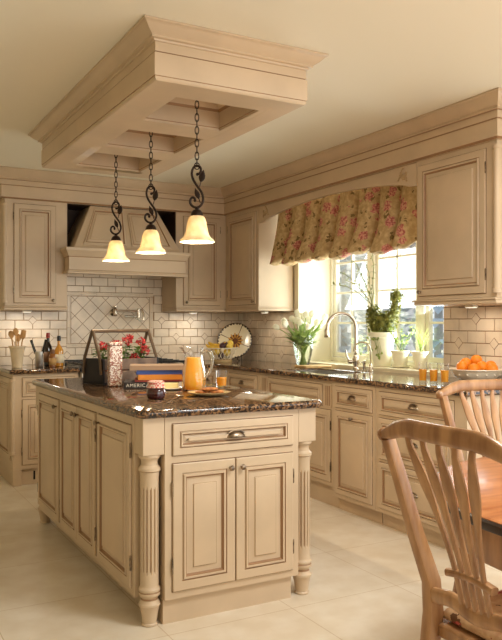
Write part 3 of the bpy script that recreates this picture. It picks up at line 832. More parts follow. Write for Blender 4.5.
# ---------------------------------------------------------------- pendants
RV = V((0.8754, -0.4834, 0)); FV = V((0.4834, 0.8754, 0))
def pendant(y, label):
    x = 1.575
    t = thing('pendant_light', label, 'pendant light', (x, y, 1.715), group='pendant lights over the island')
    O = V((x, y, 0))
    b = MB(); b.lathe([(.055, CZ - .031), (.055, CZ - .04), (.04, CZ - .055), (.012, CZ - .065), (.008, CZ - .075)], O, 20); b.build('ceiling_rose', IRON, t)
    b = MB(); zt_ = CZ - .072; zb_ = 2.105; nl = 13; L = (zt_ - zb_) / nl
    for k in range(nl):
        zc = zt_ - L * (k + .5); S = RV if k % 2 else FV
        hl = L * .5 + .0045; hw = .0095
        b.tube([O + V((0, 0, zc)) + S * (hw * math.copysign(abs(math.cos(a)) ** .7, math.cos(a))) + V((0, 0, hl * math.sin(a))) for a in [2 * PI * i / 12 for i in range(12)]], .0026, 5, closed=True)
    b.tube([O + V((0, 0, 2.102)) + RV * (.013 * math.cos(a)) + V((0, 0, .017 * math.sin(a))) for a in [2 * PI * i / 12 for i in range(12)]], .003, 5, closed=True)
    b.build('chain', IRON, t)
    # S scroll, drawn in the plane of RV; coordinates in cm from stem axis
    pts = [(0.2, 201.3), (1.2, 201.6), (1.9, 202.9), (1.5, 204.4), (.2, 205.0), (-1.2, 204.6), (-2.1, 203.3), (-2.4, 201.3), (-1.9, 199.3), (-.7, 197.2), (.9, 195.1), (2.2, 193.2), (2.9, 190.9), (2.7, 188.9), (1.6, 187.3), (0, 186.6), (-1.7, 187.0), (-3.0, 188.3), (-3.1, 189.9), (-2.2, 191.0), (-1.1, 190.7), (-.9, 189.7)]
    pts = [(px_ * 1.08, 189.2 + (pz - 186.6) * 1.15) for px_, pz in pts]
    def cr(P, m=4):
        o_ = []
        for i in range(len(P) - 1):
            p0, p1, p2, p3 = P[max(i - 1, 0)], P[i], P[i + 1], P[min(i + 2, len(P) - 1)]
            for k in range(m):
                s_ = k / m
                o_.append(tuple(.5 * (2 * p1[c] + (p2[c] - p0[c]) * s_ + (2 * p0[c] - 5 * p1[c] + 4 * p2[c] - p3[c]) * s_ ** 2 + (3 * p1[c] - p0[c] - 3 * p2[c] + p3[c]) * s_ ** 3) for c in (0, 1)))
        return o_ + [P[-1]]
    b = MB(); sp = [O + RV * (px_ / 100) + V((0, 0, pz / 100)) for px_, pz in cr(pts)]
    b.tube(sp, .0064, 8); b.ball(sp[0], .008, 8, 6); b.ball(sp[-1], .008, 8, 6); b.build('scroll', IRON, t)
    for bx, bz, lx, lz, w_ in ((.014, 1.998, .030, 2.066, .034), (.018, 1.915, -.004, 1.975, .026)):
        b = MB(); p0 = O + RV * bx + V((0, 0, bz)); p1 = O + RV * lx + V((0, 0, lz)); d = (p1 - p0)
        b.tube([p0, p0 + d * .5], .0025, 5)
        lf_ = [p0 + d * (.35 + .9 * q_) for q_ in (0, .15, .35, .55, .75, .9, 1)]
        b.tube(lf_, [(max(.0015, w_ * .5 * m_), .003) for m_ in (.2, .7, 1, .95, .6, .25, .05)], 10, flat=FV)
        b.build('leaf', IRON, t)
    b = MB(); b.lathe([(.004, 1.896), (.010, 1.894), (.012, 1.888), (.009, 1.883), (.020, 1.878), (.028, 1.868), (.032, 1.856), (.033, 1.848), (.028, 1.847)], O, 20); b.build('cap', IRON, t)
    b = MB(); zo = -.002
    pr_ = [(.029, 1.848), (.034, 1.845), (.042, 1.835), (.047, 1.818), (.051, 1.795), (.055, 1.772), (.061, 1.752), (.070, 1.738), (.081, 1.729), (.087, 1.722), (.088, 1.716)]
    fn = lambda r, z, a: r * (1 + (.02 * math.cos(10 * a) if r > .07 else 0))
    b.lathe(pr_, O, 40, fn=fn, cap=False); b.build('shade', SHADE, t, solid=.003, sharp=80)
    b = MB(); b.ball(O + V((0, 0, 1.768)), (.017, .017, .022), 12, 8); b.lathe([(.012, 1.785), (.012, 1.847)], O, 10); b.build('bulb', BULB, t)
    l = bpy.data.lights.new('pendant_glow', 'POINT'); l.energy = PEND; l.color = (1, .86, .64); l.shadow_soft_size = .022
    lo = bpy.data.objects.new('pendant_glow', l); C.objects.link(lo); lo.location = (x, y, 1.735)
LW = dict(din=48, front=54, top_fill=50, sink=51, world=1.2, pend=12.5, ucl=1.15)
PEND = LW['pend']
pendant(3.42, 'nearest and largest looking of the three scrolled iron pendant lights')
pendant(4.06, 'middle of the three scrolled iron pendant lights')
pendant(4.69, 'farthest scrolled iron pendant light, leftmost of the three')

# ---------------------------------------------------------------- valance
va = MB(); ny, nz = 200, 26
yA, yB = WY1 - .01, WY0 + .01
rs = []
sw = [0, .115, .235, .36, .49, .625, .765, .905, 1.0]
for j in range(nz + 1):
    t_ = j / nz; row = []
    for i in range(ny + 1):
        s_ = i / ny
        k = max(q for q in range(8) if sw[q] <= s_ + 1e-9); f_ = (s_ - sw[k]) / (sw[k + 1] - sw[k]); f_ = min(max(f_, 0), 1)
        puff = math.sin(PI * f_) ** .5
        pleat = (1 - abs(2 * f_ - 1) ** 5) * (.72 + .28 * math.sin(PI * f_))
        zt2 = 2.335; zbm = 1.900 - .080 * math.sin(PI * f_) ** .6 + .012 * math.sin(9 * k + 1)
        if t_ <= .84:
            q_ = t_ / .84; z = zt2 + (zbm - zt2) * q_
            out_ = .006 + pleat * (.095 + .02 * q_) + .10 * puff * q_ ** 2.2
        else:
            a = (t_ - .84) / .16
            z = zbm + .05 * a ** 1.6 - .028 * math.sin(PI * a); out_ = (.006 + .115 * pleat + .10 * puff) * (1 - a * .85) + .008
        wv = .006 * math.sin(34 * s_ + 5 * t_) + .008 * (t_ ** 1.5) * math.sin(80 * s_ + 9 * t_ + k * 2)
        yy = yA + (yB - yA) * s_
        if k == 0: yy += .03 * (1 - f_) * math.sin(PI * min(1, t_ * 1.05)) ** 2
        yy = min(yy, 5.70)
        row.append(V((3.50 - out_ - wv, yy, z)))
    rs.append(row)
va.rings(rs, False, False, closed=False)
tag(va.build('window_valance', FLORAL, solid=.004, sharp=80), 'puffed floral balloon valance hanging over the sink window', 'valance')

# ---------------------------------------------------------------- small lights under cabinets
def ucl(x, y, par, rot):
    b = MB(); dx, dy = (.038, .022) if rot == 0 else (.022, .038)
    b.box(x - dx, y - dy, ZU0 - .016, x + dx, y + dy, ZU0 - .001); t = b.build('cabinet_light', WHITE, par, bevel=.004)
    b = MB(); b.box(x - dx * .8, y - dy * .8, ZU0 - .0185, x + dx * .8, y + dy * .8, ZU0 - .0162); b.build('diffuser', PUCK, t)
    l = bpy.data.lights.new('cabinet_glow', 'AREA'); l.energy = UCW * (.5 if rot else 1); l.size = .08; l.color = (1, .9, .74)
    lo = bpy.data.objects.new('cabinet_glow', l); C.objects.link(lo); lo.location = (x, y, ZU0 - .022)
UCW = LW['ucl']
ucl(1.40, 6.56, UPPERS[0], 0)
ucl(2.98, 6.56, UPPERS[1], 0)
ucl(3.46, 3.40, UPPERS[3], 1)
ucl(3.46, 6.0, UPPERS[2], 1)

# ---------------------------------------------------------------- things on the island
ZI = ZC + .0004
def px(u, v, z):
    """point at height z seen at (u, v) of the photograph"""
    a = (u - 251) / 739.4; d = 739.4 * (1.30 - z) / (v - 324.1)
    return V((d * (.4834 + a * .8754), d * (.8754 - a * .4834), z))
DARKW = mat('dark_caddy_wood', (28, 21, 25), .6, var=.3, vscale=12)
GREYW = mat('weathered_wood', (112, 92, 78), .6, var=.2, vscale=14)
cz_ = R(15)
cd = thing('flower_caddy', 'dark wooden garden caddy with a long handle holding red geraniums', 'caddy', (1.532, 4.462, ZI), cz_)
hw, hh, hh2 = .205, .115, .155
def cbuild(b, n, m, **k): return b.build(n, m, cd, world=False, **k)
b = MB(); b.box(-hw, -hh, 0, hw, hh, .012); cbuild(b, 'bottom', DARKW)
for sx in (-1, 1):
    b = MB(); x0, x1 = sorted((sx * hw, sx * (hw - .012))); b.prism([(-hh, .012), (hh, .012), (hh, hh2), (-hh, hh2)], x0, x1, 'x'); cbuild(b, 'end_panel', DARKW, bevel=.002)
    for sy in (-1, 1):
        b = MB(); b.tube([(sx * (hw + .004), sy * .10, .06), (sx * (hw + .004), sy * .085, .16), (sx * (hw + .004), sy * .05, .23), (sx * (hw + .002), sy * .02, .29), (sx * hw, sy * .008, .318)], (.010), 8); cbuild(b, 'handle_strut', mat('handle_wood', (92, 70, 48), .5))
for sy in (-1, 1):
    for z0 in (.014, .086):
        b = MB(); y0, y1 = sorted((sy * hh, sy * (hh - .010))); b.box(-hw + .0125, y0, z0, hw - .0125, y1, z0 + .066); cbuild(b, 'side_slat', GREYW, bevel=.002)
b = MB(); b.tube([(-hw - .008, 0, .322), (hw + .008, 0, .322)], .011, 10); cbuild(b, 'handle_bar', MATS['handle_wood'])
REDP = leafmat('geranium_petal', (190, 40, 48), (226, 96, 92), .3)
def geranium(lx, ly, label, heads, seed, sc=1.0):
    rnd = random.Random(seed)
    M = Matrix.Rotation(cz_, 4, 'Z'); O = V(cd.location) + M @ V((lx, ly, .0125))
    t = thing('geranium', label, 'flower', O)
    b = MB(); b.lathe([(.036, 0), (.045, .085), (.049, .086), (.049, .10), (.040, .10), (.038, .09)], O, 18); b.build('pot', mat('terracotta', (176, 104, 70), .8), t)
    b = MB()
    for k in range(90):
        a = rnd.uniform(0, 2 * PI); r_ = rnd.uniform(.0, .075) * sc; h_ = rnd.uniform(.10, .205)
        p = O + V((r_ * math.cos(a), r_ * math.sin(a) * .8, h_)); d = V((math.cos(a), math.sin(a), rnd.uniform(-.2, .7)))
        b.leaf(p, d, V((0, 0, 1)), rnd.uniform(.025, .042), rnd.uniform(.025, .04), droop=.6)
    b.build('foliage', LEAF, t)
    for (dx, dy, h_) in heads:
        b = MB(); c = O + V((dx, dy, h_)); b.tube([O + V((dx * .3, dy * .3, .09)), O + V((dx * .7, dy * .7, h_ * .7)), c], .002, 5)
        o = b.build('stem', LEAF, t)
        b = MB()
        for k in range(34):
            d = V((rnd.gauss(0, 1), rnd.gauss(0, 1), rnd.gauss(.3, .8))).normalized(); p = c + d * rnd.uniform(.008, .026)
            for q in range(3):
                d2 = (d + V((rnd.uniform(-1, 1), rnd.uniform(-1, 1), rnd.uniform(-1, 1))) * .8).normalized(); b.leaf(p, d2, d, .015, .014)
        b.build('blossom', REDP, o)
geranium(-.125, .0, 'small red geranium at the left end of the caddy', [(-.01, -.02, .215), (.05, .0, .21)], 3, .8)
geranium(.01, .02, 'red geranium in the middle of the caddy behind the books', [(.03, -.03, .245), (-.025, .0, .225), (.06, .01, .262)], 5)
geranium(.13, .0, 'red geranium at the right end of the caddy', [(.01, -.02, .235), (.035, -.03, .185), (-.04, -.045, .135)], 9, .9)

# tall speckled box
def speckle():
    m = bpy.data.materials.new('speckled_paper'); m.use_nodes = True; nt = m.node_tree; bb = nt.nodes['Principled BSDF']; bb.inputs['Roughness'].default_value = .35
    tc = nt.nodes.new('ShaderNodeTexCoord'); v_ = nt.nodes.new('ShaderNodeTexVoronoi'); v_.inputs['Scale'].default_value = 170
    nt.links.new(tc.outputs['Object'], v_.inputs['Vector']); sp = nt.nodes.new('ShaderNodeSeparateColor'); nt.links.new(v_.outputs['Color'], sp.inputs['Color'])
    nt.links.new(ramp(nt, sp.outputs['Red'], [(0, (150, 84, 66)), (.34, (230, 214, 200)), (.6, (186, 142, 120)), (.8, (246, 238, 228))], True), bb.inputs['Base Color'])
    return m
SPK = speckle()
bx = thing('tin', 'tall speckled red and white tin standing left of the books', 'tin', (1.405, 4.205, ZI), R(-4))
b = MB(); b.box(-.038, -.028, 0, .038, .028, .236); b.build('body', SPK, bx, world=False, bevel=.005)
b = MB(); b.box(-.040, -.030, .237, .040, .030, .258); b.build('lid', SPK, bx, world=False, bevel=.006)

# books
PAGE = mat('book_pages', (226, 206, 170), .8)
def book(c, z, w, d, h, rz, col, label, title=None, tcol=None):
    t = thing('book', label, 'book', (c[0], c[1], z), rz, 'books stacked on the island')
    m = mat('cover_%d_%d_%d' % col, col, .4)
    b = MB(); b.box(-w / 2, -d / 2, 0, w / 2, d / 2, .003); b.box(-w / 2, -d / 2, h - .003, w / 2, d / 2, h); b.box(-w / 2, -d / 2, .003, w / 2, -d / 2 + .004, h - .003); b.build('cover', m, t, world=False)
    b = MB(); b.box(-w / 2 + .006, -d / 2 + .0045, .0032, w / 2 - .006, d / 2 - .006, h - .0032); b.build('pages', PAGE, t, world=False)
    if title:
        cu = bpy.data.curves.new('title', 'FONT'); cu.body = title; cu.size = h * .78; cu.extrude = .0004; cu.align_x = 'LEFT'; cu.align_y = 'CENTER'; cu.space_character = 1.15
        to = bpy.data.objects.new('tmp', cu); C.objects.link(to)
        dg = bpy.context.evaluated_depsgraph_get(); me = bpy.data.meshes.new_from_object(to.evaluated_get(dg)); bpy.data.objects.remove(to)
        me.transform(Matrix.Translation((-w / 2 + .012, -d / 2 - .0006, h / 2)) @ Matrix.Rotation(PI / 2, 4, 'X'))
        me.materials.clear(); me.materials.append(mat('title_white', tcol or (236, 226, 206), .5))
        o = bpy.data.objects.new('title', me); C.objects.link(o); o.parent = t
    return t
bc = (1.615, 4.035)
z = ZI
for w_, d_, h_, rz, col, lb, ti, off in ((.31, .22, .036, R(-22), (38, 32, 34), 'black book at the bottom of the stack, white capitals on its spine', 'AMERICA', (-.045, -.002)),
                                   (.28, .20, .010, R(-19), (150, 60, 52), 'thin red book under the orange book in the stack', None, (.0, -.0)),
                                   (.27, .20, .030, R(-16), (222, 138, 44), 'orange book in the middle of the stack', None, (.008, 0)),
                                   (.275, .20, .024, R(-18), (58, 82, 148), 'blue book second from the top of the stack', None, (.004, 0)),
                                   (.31, .21, .026, R(-21), (168, 138, 112), 'tan book lying on top of the stack', None, (-.012, 0))):
    book((bc[0] + off[0], bc[1] + off[1]), z, w_, d_, h_, rz, col, lb, ti); z += h_ + .0006

# jam jar
p = px(156, 399, ZI)
jj = thing('jam_jar', 'small jar of dark red jam with a gingham cloth lid', 'jar', p)
b = MB(); b.lathe([(.028, 0), (.040, .004), (.046, .018), (.047, .035), (.042, .05), (.034, .058), (.034, .064)], p, 24); b.build('jar', mat('dark_jam', (62, 10, 12), .08, coat=.6), jj)
def gingham():
    m = bpy.data.materials.new('gingham_cloth'); m.use_nodes = True; nt = m.node_tree; bb = nt.nodes['Principled BSDF']; bb.inputs['Roughness'].default_value = .8
    tc = nt.nodes.new('ShaderNodeTexCoord'); ck = nt.nodes.new('ShaderNodeTexChecker'); ck.inputs['Scale'].default_value = 110
    ck.inputs['Color1'].default_value = lin((214, 92, 74)); ck.inputs['Color2'].default_value = lin((250, 226, 204))
    nt.links.new(tc.outputs['Object'], ck.inputs['Vector']); nt.links.new(ck.outputs['Color'], bb.inputs['Base Color']); return m
b = MB(); b.lathe([(.044, .056), (.040, .064), (.0385, .07), (.041, .078), (.040, .086), (.030, .090), (.004, .091)], p, 36, fn=lambda r, z, a: r * (1 + (.10 * math.sin(11 * a) if z < .06 else .02 * math.sin(11 * a)))); b.build('cloth_lid', gingham(), jj)

# spoon
sp = thing('spoon', 'silver spoon lying on the island between jar and plate', 'spoon', px(176, 400, ZI))
P0, P1 = px(166, 404, ZI + .004), px(179, 396, ZI + .006); d = (P1 - P0)
b = MB(); b.tube([P0, P0.lerp(P1, .5) + V((0, 0, .004)), P1], [(.003, .0015), (.002, .0015), (.004, .0015)], 8, flat=(0, 0, 1)); b.build('handle', NICKEL, sp)
b = MB(); b.ball(P1 + d.normalized() * .022, (.024, .015, .0045), 14, 8); b.build('bowl', NICKEL, sp)

# butter dish
pb = px(171, 390, ZI)
bd = thing('butter_dish', 'pale butter block on a low dish left of the pitcher', 'butter dish', pb, R(-30))
b = MB(); b.lathe([(.03, 0), (.055, .006), (.062, .012), (.060, .014), (.05, .009), (.004, .007)], (0, 0, 0), 28); b.build('dish', mat('white_china', (240, 232, 214), .15), bd, world=False)
b = MB(); b.box(-.042, -.018, .0095, .042, .018, .040); b.build('butter', mat('butter', (248, 228, 164), .45), bd, world=False, bevel=.004)

# pitcher
pp = V((1.685, 3.70, ZI))
pt_ = thing('juice_pitcher', 'large glass pitcher of orange juice on the island', 'pitcher', pp)
def spout(r, z, a):
    e = max(0, math.cos(a - PI + .5)) ** 6
    return r + (.03 * e * max(0, (z - .19) / .05))
op = [(.045, .0), (.058, .002), (.064, .012), (.068, .035), (.067, .07), (.062, .11), (.054, .15), (.048, .18), (.047, .20), (.050, .225), (.054, .240)]
b = MB(); b.lathe(op, pp, 40, fn=spout, cap=False); b.add([pp + V((.045 * math.cos(a), .045 * math.sin(a), 0)) for a in [2 * PI * i / 40 for i in range(40)]], [list(range(40))])
b.build('glass_body', GLASS, pt_, sharp=80)
b = MB(); b.lathe([(r - .0025, z_) for r, z_ in ((.045, .006), (.058, .008), (.064, .014), (.068, .035), (.067, .07), (.062, .11), (.054, .15), (.0478, .182))], pp, 40); b.build('juice', JUICE, pt_)
b = MB(); b.tube([pp + RV * a_ + V((0, 0, h_)) for a_, h_ in ((.047, .205), (.07, .222), (.092, .215), (.103, .185), (.100, .14), (.085, .095), (.063, .07))], [.008] * 7, 10); b.build('handle', mat('thick_glass', (235, 228, 210), .06, trans=.85), pt_)

def juice_glass(p, r, h, fill, label, group=None):
    t = thing('juice_glass', label, 'glass', p, group=group)
    b = MB(); b.lathe([(r * .80, .0), (r * .84, .002), (r, h)], p, 24, cap=False); b.add([p + V((r * .8 * math.cos(a), r * .8 * math.sin(a), 0)) for a in [2 * PI * i / 24 for i in range(24)]], [list(range(24))]); b.build('glass', GLASS, t, sharp=60)
    b = MB(); b.lathe([(r * .78, .0 + h * .12), (r * .80 - .001, h * .14), (r * (.84 + .16 * fill) - .002, h * fill)], p, 24); b.build('juice', JUICE, t)
juice_glass(V((1.905, 3.80, ZI)), .034, .10, .58, 'glass of orange juice on the island behind the plate')
# plate with cookies
pl_ = V((1.635, 3.405, ZI))
b = MB(); b.lathe([(.045, 0), (.060, .002), (.085, .008), (.108, .017), (.110, .020), (.106, .0205), (.084, .012), (.058, .0065), (.004, .006)], pl_, 40); tag(b.build('plate', mat('tan_stoneware', (206, 178, 128), .18)), 'tan plate holding round cookies at the island front', 'plate')
CK = mat('cookie', (196, 128, 66), .8, col2=(148, 84, 40), vscale=45, bump=.4, bscale=90)
for k, (dx, dy, h_, lb) in enumerate(((-.028, .012, .0128, 'left brown cookie lying on the tan plate'), (.036, .002, .0130, 'right brown cookie lying on the tan plate'), (.004, .0, .0275, 'brown cookie lying on top of two others on the tan plate'))):
    p = pl_ + RV * dx + FV * dy + V((0, 0, h_)); b = MB()
    b.lathe([(.030, 0), (.040, .002), (.043, .007), (.038, .012), (.022, .0145), (.003, .015)], p, 22, fn=lambda r, z, a: r * (1 + .04 * math.sin(5 * a + k) + .03 * math.sin(9 * a))); tag(b.build('cookie', CK, sharp=60), lb, 'cookie', 'cookies on the plate')

# ---------------------------------------------------------------- left worktop
ZL = ZC + .0004
CREAMP = mat('cream_pottery', (228, 204, 166), .35, var=.06, vscale=8)
ck = V((1.272, 6.33, ZL))
b = MB(); b.lathe([(.040, 0), (.043, .004), (.043, .02), (.047, .06), (.055, .13), (.062, .165), (.070, .170), (.070, .182), (.062, .182), (.053, .13), (.040, .02), (.003, .018)], ck, 28); tag(b.build('utensil_crock', CREAMP), 'cream pottery crock of wooden utensils at the left end of the worktop', 'crock')
UW = mat('utensil_wood', (206, 160, 104), .6, var=.12, vscale=20)
for k, (dx, dy, L, typ, lb) in enumerate(((-.035, .01, .30, 0, 'leftmost wooden spoon in the cream crock'), (-.012, -.02, .32, 1, 'round headed wooden spoon in the cream crock'), (.012, .02, .27, 0, 'short wooden spoon in the middle of the crock'), (.036, -.01, .29, 2, 'wooden spatula leaning right in the cream crock'))):
    p0 = ck + V((dx * .3, dy * .3, .022)); dr = V((dx * 1.1, dy, .28)).normalized(); p1 = p0 + dr * (L - .07)
    t = thing('wooden_spoon' if typ < 2 else 'wooden_spatula', lb, 'utensil', p0, group='utensils in the crock')
    b = MB(); b.tube([p0, p1], [.0045, .006], 8); b.build('handle', UW, t)
    b = MB(); c = p1 + dr * .03; sd = RV
    if typ == 2: b.tube([p1 - dr * .005, p1 + dr * .02, p1 + dr * .075], [(.007, .004), (.024, .004), (.022, .003)], 10, flat=FV)
    else: b.tube([p1 - dr * .005, p1 + dr * .012, p1 + dr * .032, p1 + dr * .052, p1 + dr * .062], [(.006, .005), (.020, .007), (.026, .008), (.019, .006), (.005, .003)], 12, flat=FV)
    b.build('head', UW, t)
kc = V((1.447, 6.30, ZL))
b = MB(); b.lathe([(.031, 0), (.033, .003), (.033, .134), (.029, .134), (.029, .006), (.002, .005)], kc, 24); tag(b.build('knife_holder', STEEL), 'steel cylinder holding two black handled knives', 'knife holder')
for dx, lb in ((-.020, 'black handled knife leaning left in the steel cylinder'), (.016, 'black handled knife leaning right in the steel cylinder')):
    dr = (RV * dx * 2.2 + V((0, 0, .13))).normalized(); p0 = kc + RV * (-dx * .3) + V((0, 0, .008))
    t = thing('knife', lb, 'knife', p0, group='knives in the steel cylinder')
    b = MB(); b.tube([p0, p0 + dr * .115], [(.006, .001), (.009, .001)], 6, flat=FV); b.build('blade', STEEL, t)
    b = MB(); b.tube([p0 + dr * .116, p0 + dr * .15, p0 + dr * .19, p0 + dr * .235], [(.009, .008), (.011, .009), (.010, .008), (.012, .009)], 10, flat=FV); b.build('handle', BLACK, t)
def bottle(p, r, h, neck, nz_, glass, cap, label, lab=None, capmat=None):
    t = thing('bottle', label, 'bottle', p, group='bottles left of the range')
    b = MB(); b.lathe([(r * .85, 0), (r, .004), (r, h * nz_), (r * .85, h * (nz_ + .05)), (neck * 1.15, h * (nz_ + .16)), (neck, h * (nz_ + .2)), (neck, h - .02)], p, 24); b.build('glass', glass, t)
    b = MB(); b.lathe([(neck * 1.25, h - .045), (neck * 1.3, h - .018), (neck * 1.1, h)], p, 16); b.build('stopper', capmat, t)
    if lab:
        b = MB(); b.lathe([(r + .0006, h * .12), (r + .0006, h * (nz_ - .12))], p, 24, cap=False); b.build('paper_label', lab, t, solid=.0006)
bottle(V((1.556, 6.45, ZL)), .036, .29, .013, .55, mat('dark_wine_glass', (26, 14, 12), .08, coat=.5), None, 'dark wine bottle with red capsule, tallest on the left worktop', mat('wine_label', (120, 84, 54), .6), mat('red_foil', (150, 34, 30), .35))
bottle(V((1.565, 6.33, ZL)), .030, .15, .014, .62, mat('brown_glass', (150, 92, 40), .15, coat=.5), None, 'short brown bottle standing in front of the wine bottle', mat('brown_label', (196, 152, 92), .6), mat('cork_brown', (120, 80, 50), .6))
bottle(V((1.632, 6.38, ZL)), .038, .265, .013, .52, mat('amber_oil', (206, 142, 52), .1, coat=.5), None, 'amber oil bottle with pale paper label nearest the range', mat('oil_label', (238, 222, 190), .6), mat('black_cap', (24, 20, 18), .3))

# ---------------------------------------------------------------- far corner: platter, fruit basket
def platmat():
    m = bpy.data.materials.new('painted_platter'); m.use_nodes = True; nt = m.node_tree; bb = nt.nodes['Principled BSDF']; bb.inputs['Roughness'].default_value = .15
    return m
pc = V((3.405, 6.53, ZC)); nrm = V((-.70, -.66, .30)).normalized()
xx = V((0, 0, 1)).cross(nrm).normalized(); yy = nrm.cross(xx).normalized(); pr_ = .185
pcen = pc + yy * (pr_ + .018)
t = thing('platter', 'large round sunflower painted platter leaning in the far corner', 'platter', pc)
PW, PDK, PGD, PBR = mat('platter_cream', (236, 222, 190), .15), mat('platter_dark', (56, 36, 24), .2), mat('platter_gold', (206, 150, 62), .2), mat('platter_brown', (104, 60, 34), .2)
b = MB(); N_ = 120
radii = [(.0, .0), (.03, .001), (.055, .0015), (.07, .002), (.085, .0025), (.10, .003), (.115, .006), (.13, .010), (.145, .014), (.158, .017), (.168, .019), (.178, .022), (.185, .023)]
for k in range(len(radii) - 1):
    (r0, h0), (r1, h1) = radii[k], radii[k + 1]
    for i in range(N_):
        a0, a1 = 2 * PI * i / N_, 2 * PI * (i + 1) / N_; am = (a0 + a1) / 2; rm = (r0 + r1) / 2
        P = lambda r, h, a: pcen + xx * r * math.cos(a) + yy * r * math.sin(a) + nrm * h
        vs = [P(r0, h0, a0), P(r1, h1, a0), P(r1, h1, a1), P(r0, h0, a1)]
        mi = 0
        if rm < .04: mi = 3
        elif rm < .07: mi = 2 if math.sin(am * 12) > -.2 else 3
        elif rm < .085: mi = 2 if math.sin(am * 12) > .5 else 0
        elif rm > .163: mi = 1 if (math.sin(am * 34) > -.3 or rm > .176) else 0
        elif abs(math.sin(am * 2.0 + .75)) < .06: mi = 3
        b.add(vs if r0 > 0 else [vs[0], vs[1], vs[2]], [(0, 1, 2, 3)] if r0 > 0 else [(0, 1, 2)], mi)
b.build('plate', [PW, PDK, PGD, PBR], t, solid=.006, clean=True)
b = MB()
for sg in (-1, 1):
    q = pc + xx * .06 * sg
    b.tube([q + nrm * .045 + V((0, 0, .03)), q + nrm * .05 + V((0, 0, .004)), q - nrm * .09 + V((0, 0, .004)), q - nrm * .03 + yy * .2], .0035, 6)
b.build('stand', IRON, t)
bk = V((3.165, 6.31, ZC + .0004))
t = thing('fruit_basket', 'white wire fruit basket in front of the sunflower platter', 'basket', bk)
WIRE = mat('pale_wire', (232, 218, 190), .4)
b = MB(); N_ = 20
for sg in (1, -1):
    for i in range(N_):
        b.tube([bk + V((r_ * math.cos(2 * PI * i / N_ + sg * s_), r_ * math.sin(2 * PI * i / N_ + sg * s_) * .8, z_)) for r_, z_, s_ in ((.10, .03, 0), (.122, .06, .13), (.138, .10, .26), (.148, .135, .38))], .0026, 5)
b.build('wire_sides', WIRE, t)
b = MB(); b.tube([bk + V((.149 * math.cos(a), .149 * math.sin(a) * .8, .136)) for a in [2 * PI * i / 36 for i in range(36)]], .004, 6, closed=True); b.build('rim', WIRE, t)
b = MB(); b.lathe([(.095, 0), (.10, .002), (.098, .028), (.09, .030), (.003, .030)], bk, 36, fn=lambda r, z, a: r * (1 + .015 * math.cos(24 * a)) * (1 - .1 * abs(math.sin(a)))); b.build('woven_base', mat('basket_base', (176, 146, 100), .7), t)
BAN = mat('banana_skin', (236, 186, 60), .45, var=.1, vscale=20); PLUM = mat('plum_skin', (66, 28, 34), .3); LEM = mat('lemon_skin', (240, 204, 84), .4)
fr = []
for k, (dx, dz, lb) in enumerate(((-.065, .135, 'lower banana at the left of the wire basket'), (-.045, .158, 'upper banana at the left of the wire basket'))):
    b = MB(); c = bk + RV * dx + FV * (-.02 + .035 * k) + V((0, 0, dz))
    pts = [c + RV * (.085 * math.cos(a)) + V((0, 0, .05 * (1 - math.sin(a)))) for a in [PI * (.08 + .84 * i / 10) for i in range(11)]]
    b.tube(pts, [.005, .012, .016, .018, .019, .019, .019, .018, .016, .011, .005], 8); tag(b.build('banana', BAN), lb, 'banana', 'fruit in the wire basket')
for k, (dx, dy, dz, r_, m, nm, lb) in enumerate(((.01, -.03, .158, .030, PLUM, 'plum', 'dark plum in the front middle of the wire basket'), (.03, .03, .168, .031, PLUM, 'plum', 'dark plum at the back of the wire basket'), (.075, -.015, .150, .031, LEM, 'lemon', 'yellow lemon at the front right of the wire basket'), (.08, .045, .182, .029, LEM, 'lemon', 'yellow lemon on top at the right of the basket'), (0, 0, .06, .030, PLUM, 'plum', 'dark plum low inside the wire basket'), (-.05, .01, .10, .034, LEM, 'lemon', 'yellow lemon low inside the wire basket'), (.05, .01, .095, .034, LEM, 'lemon', 'yellow lemon under the plums in the wire basket'))):
    b = MB(); c = bk + RV * dx + FV * dy + V((0, 0, dz)); b.ball(c, (r_ * 1.1, r_, r_), 16, 10); tag(b.build(nm, m), lb, 'fruit', 'fruit in the wire basket')

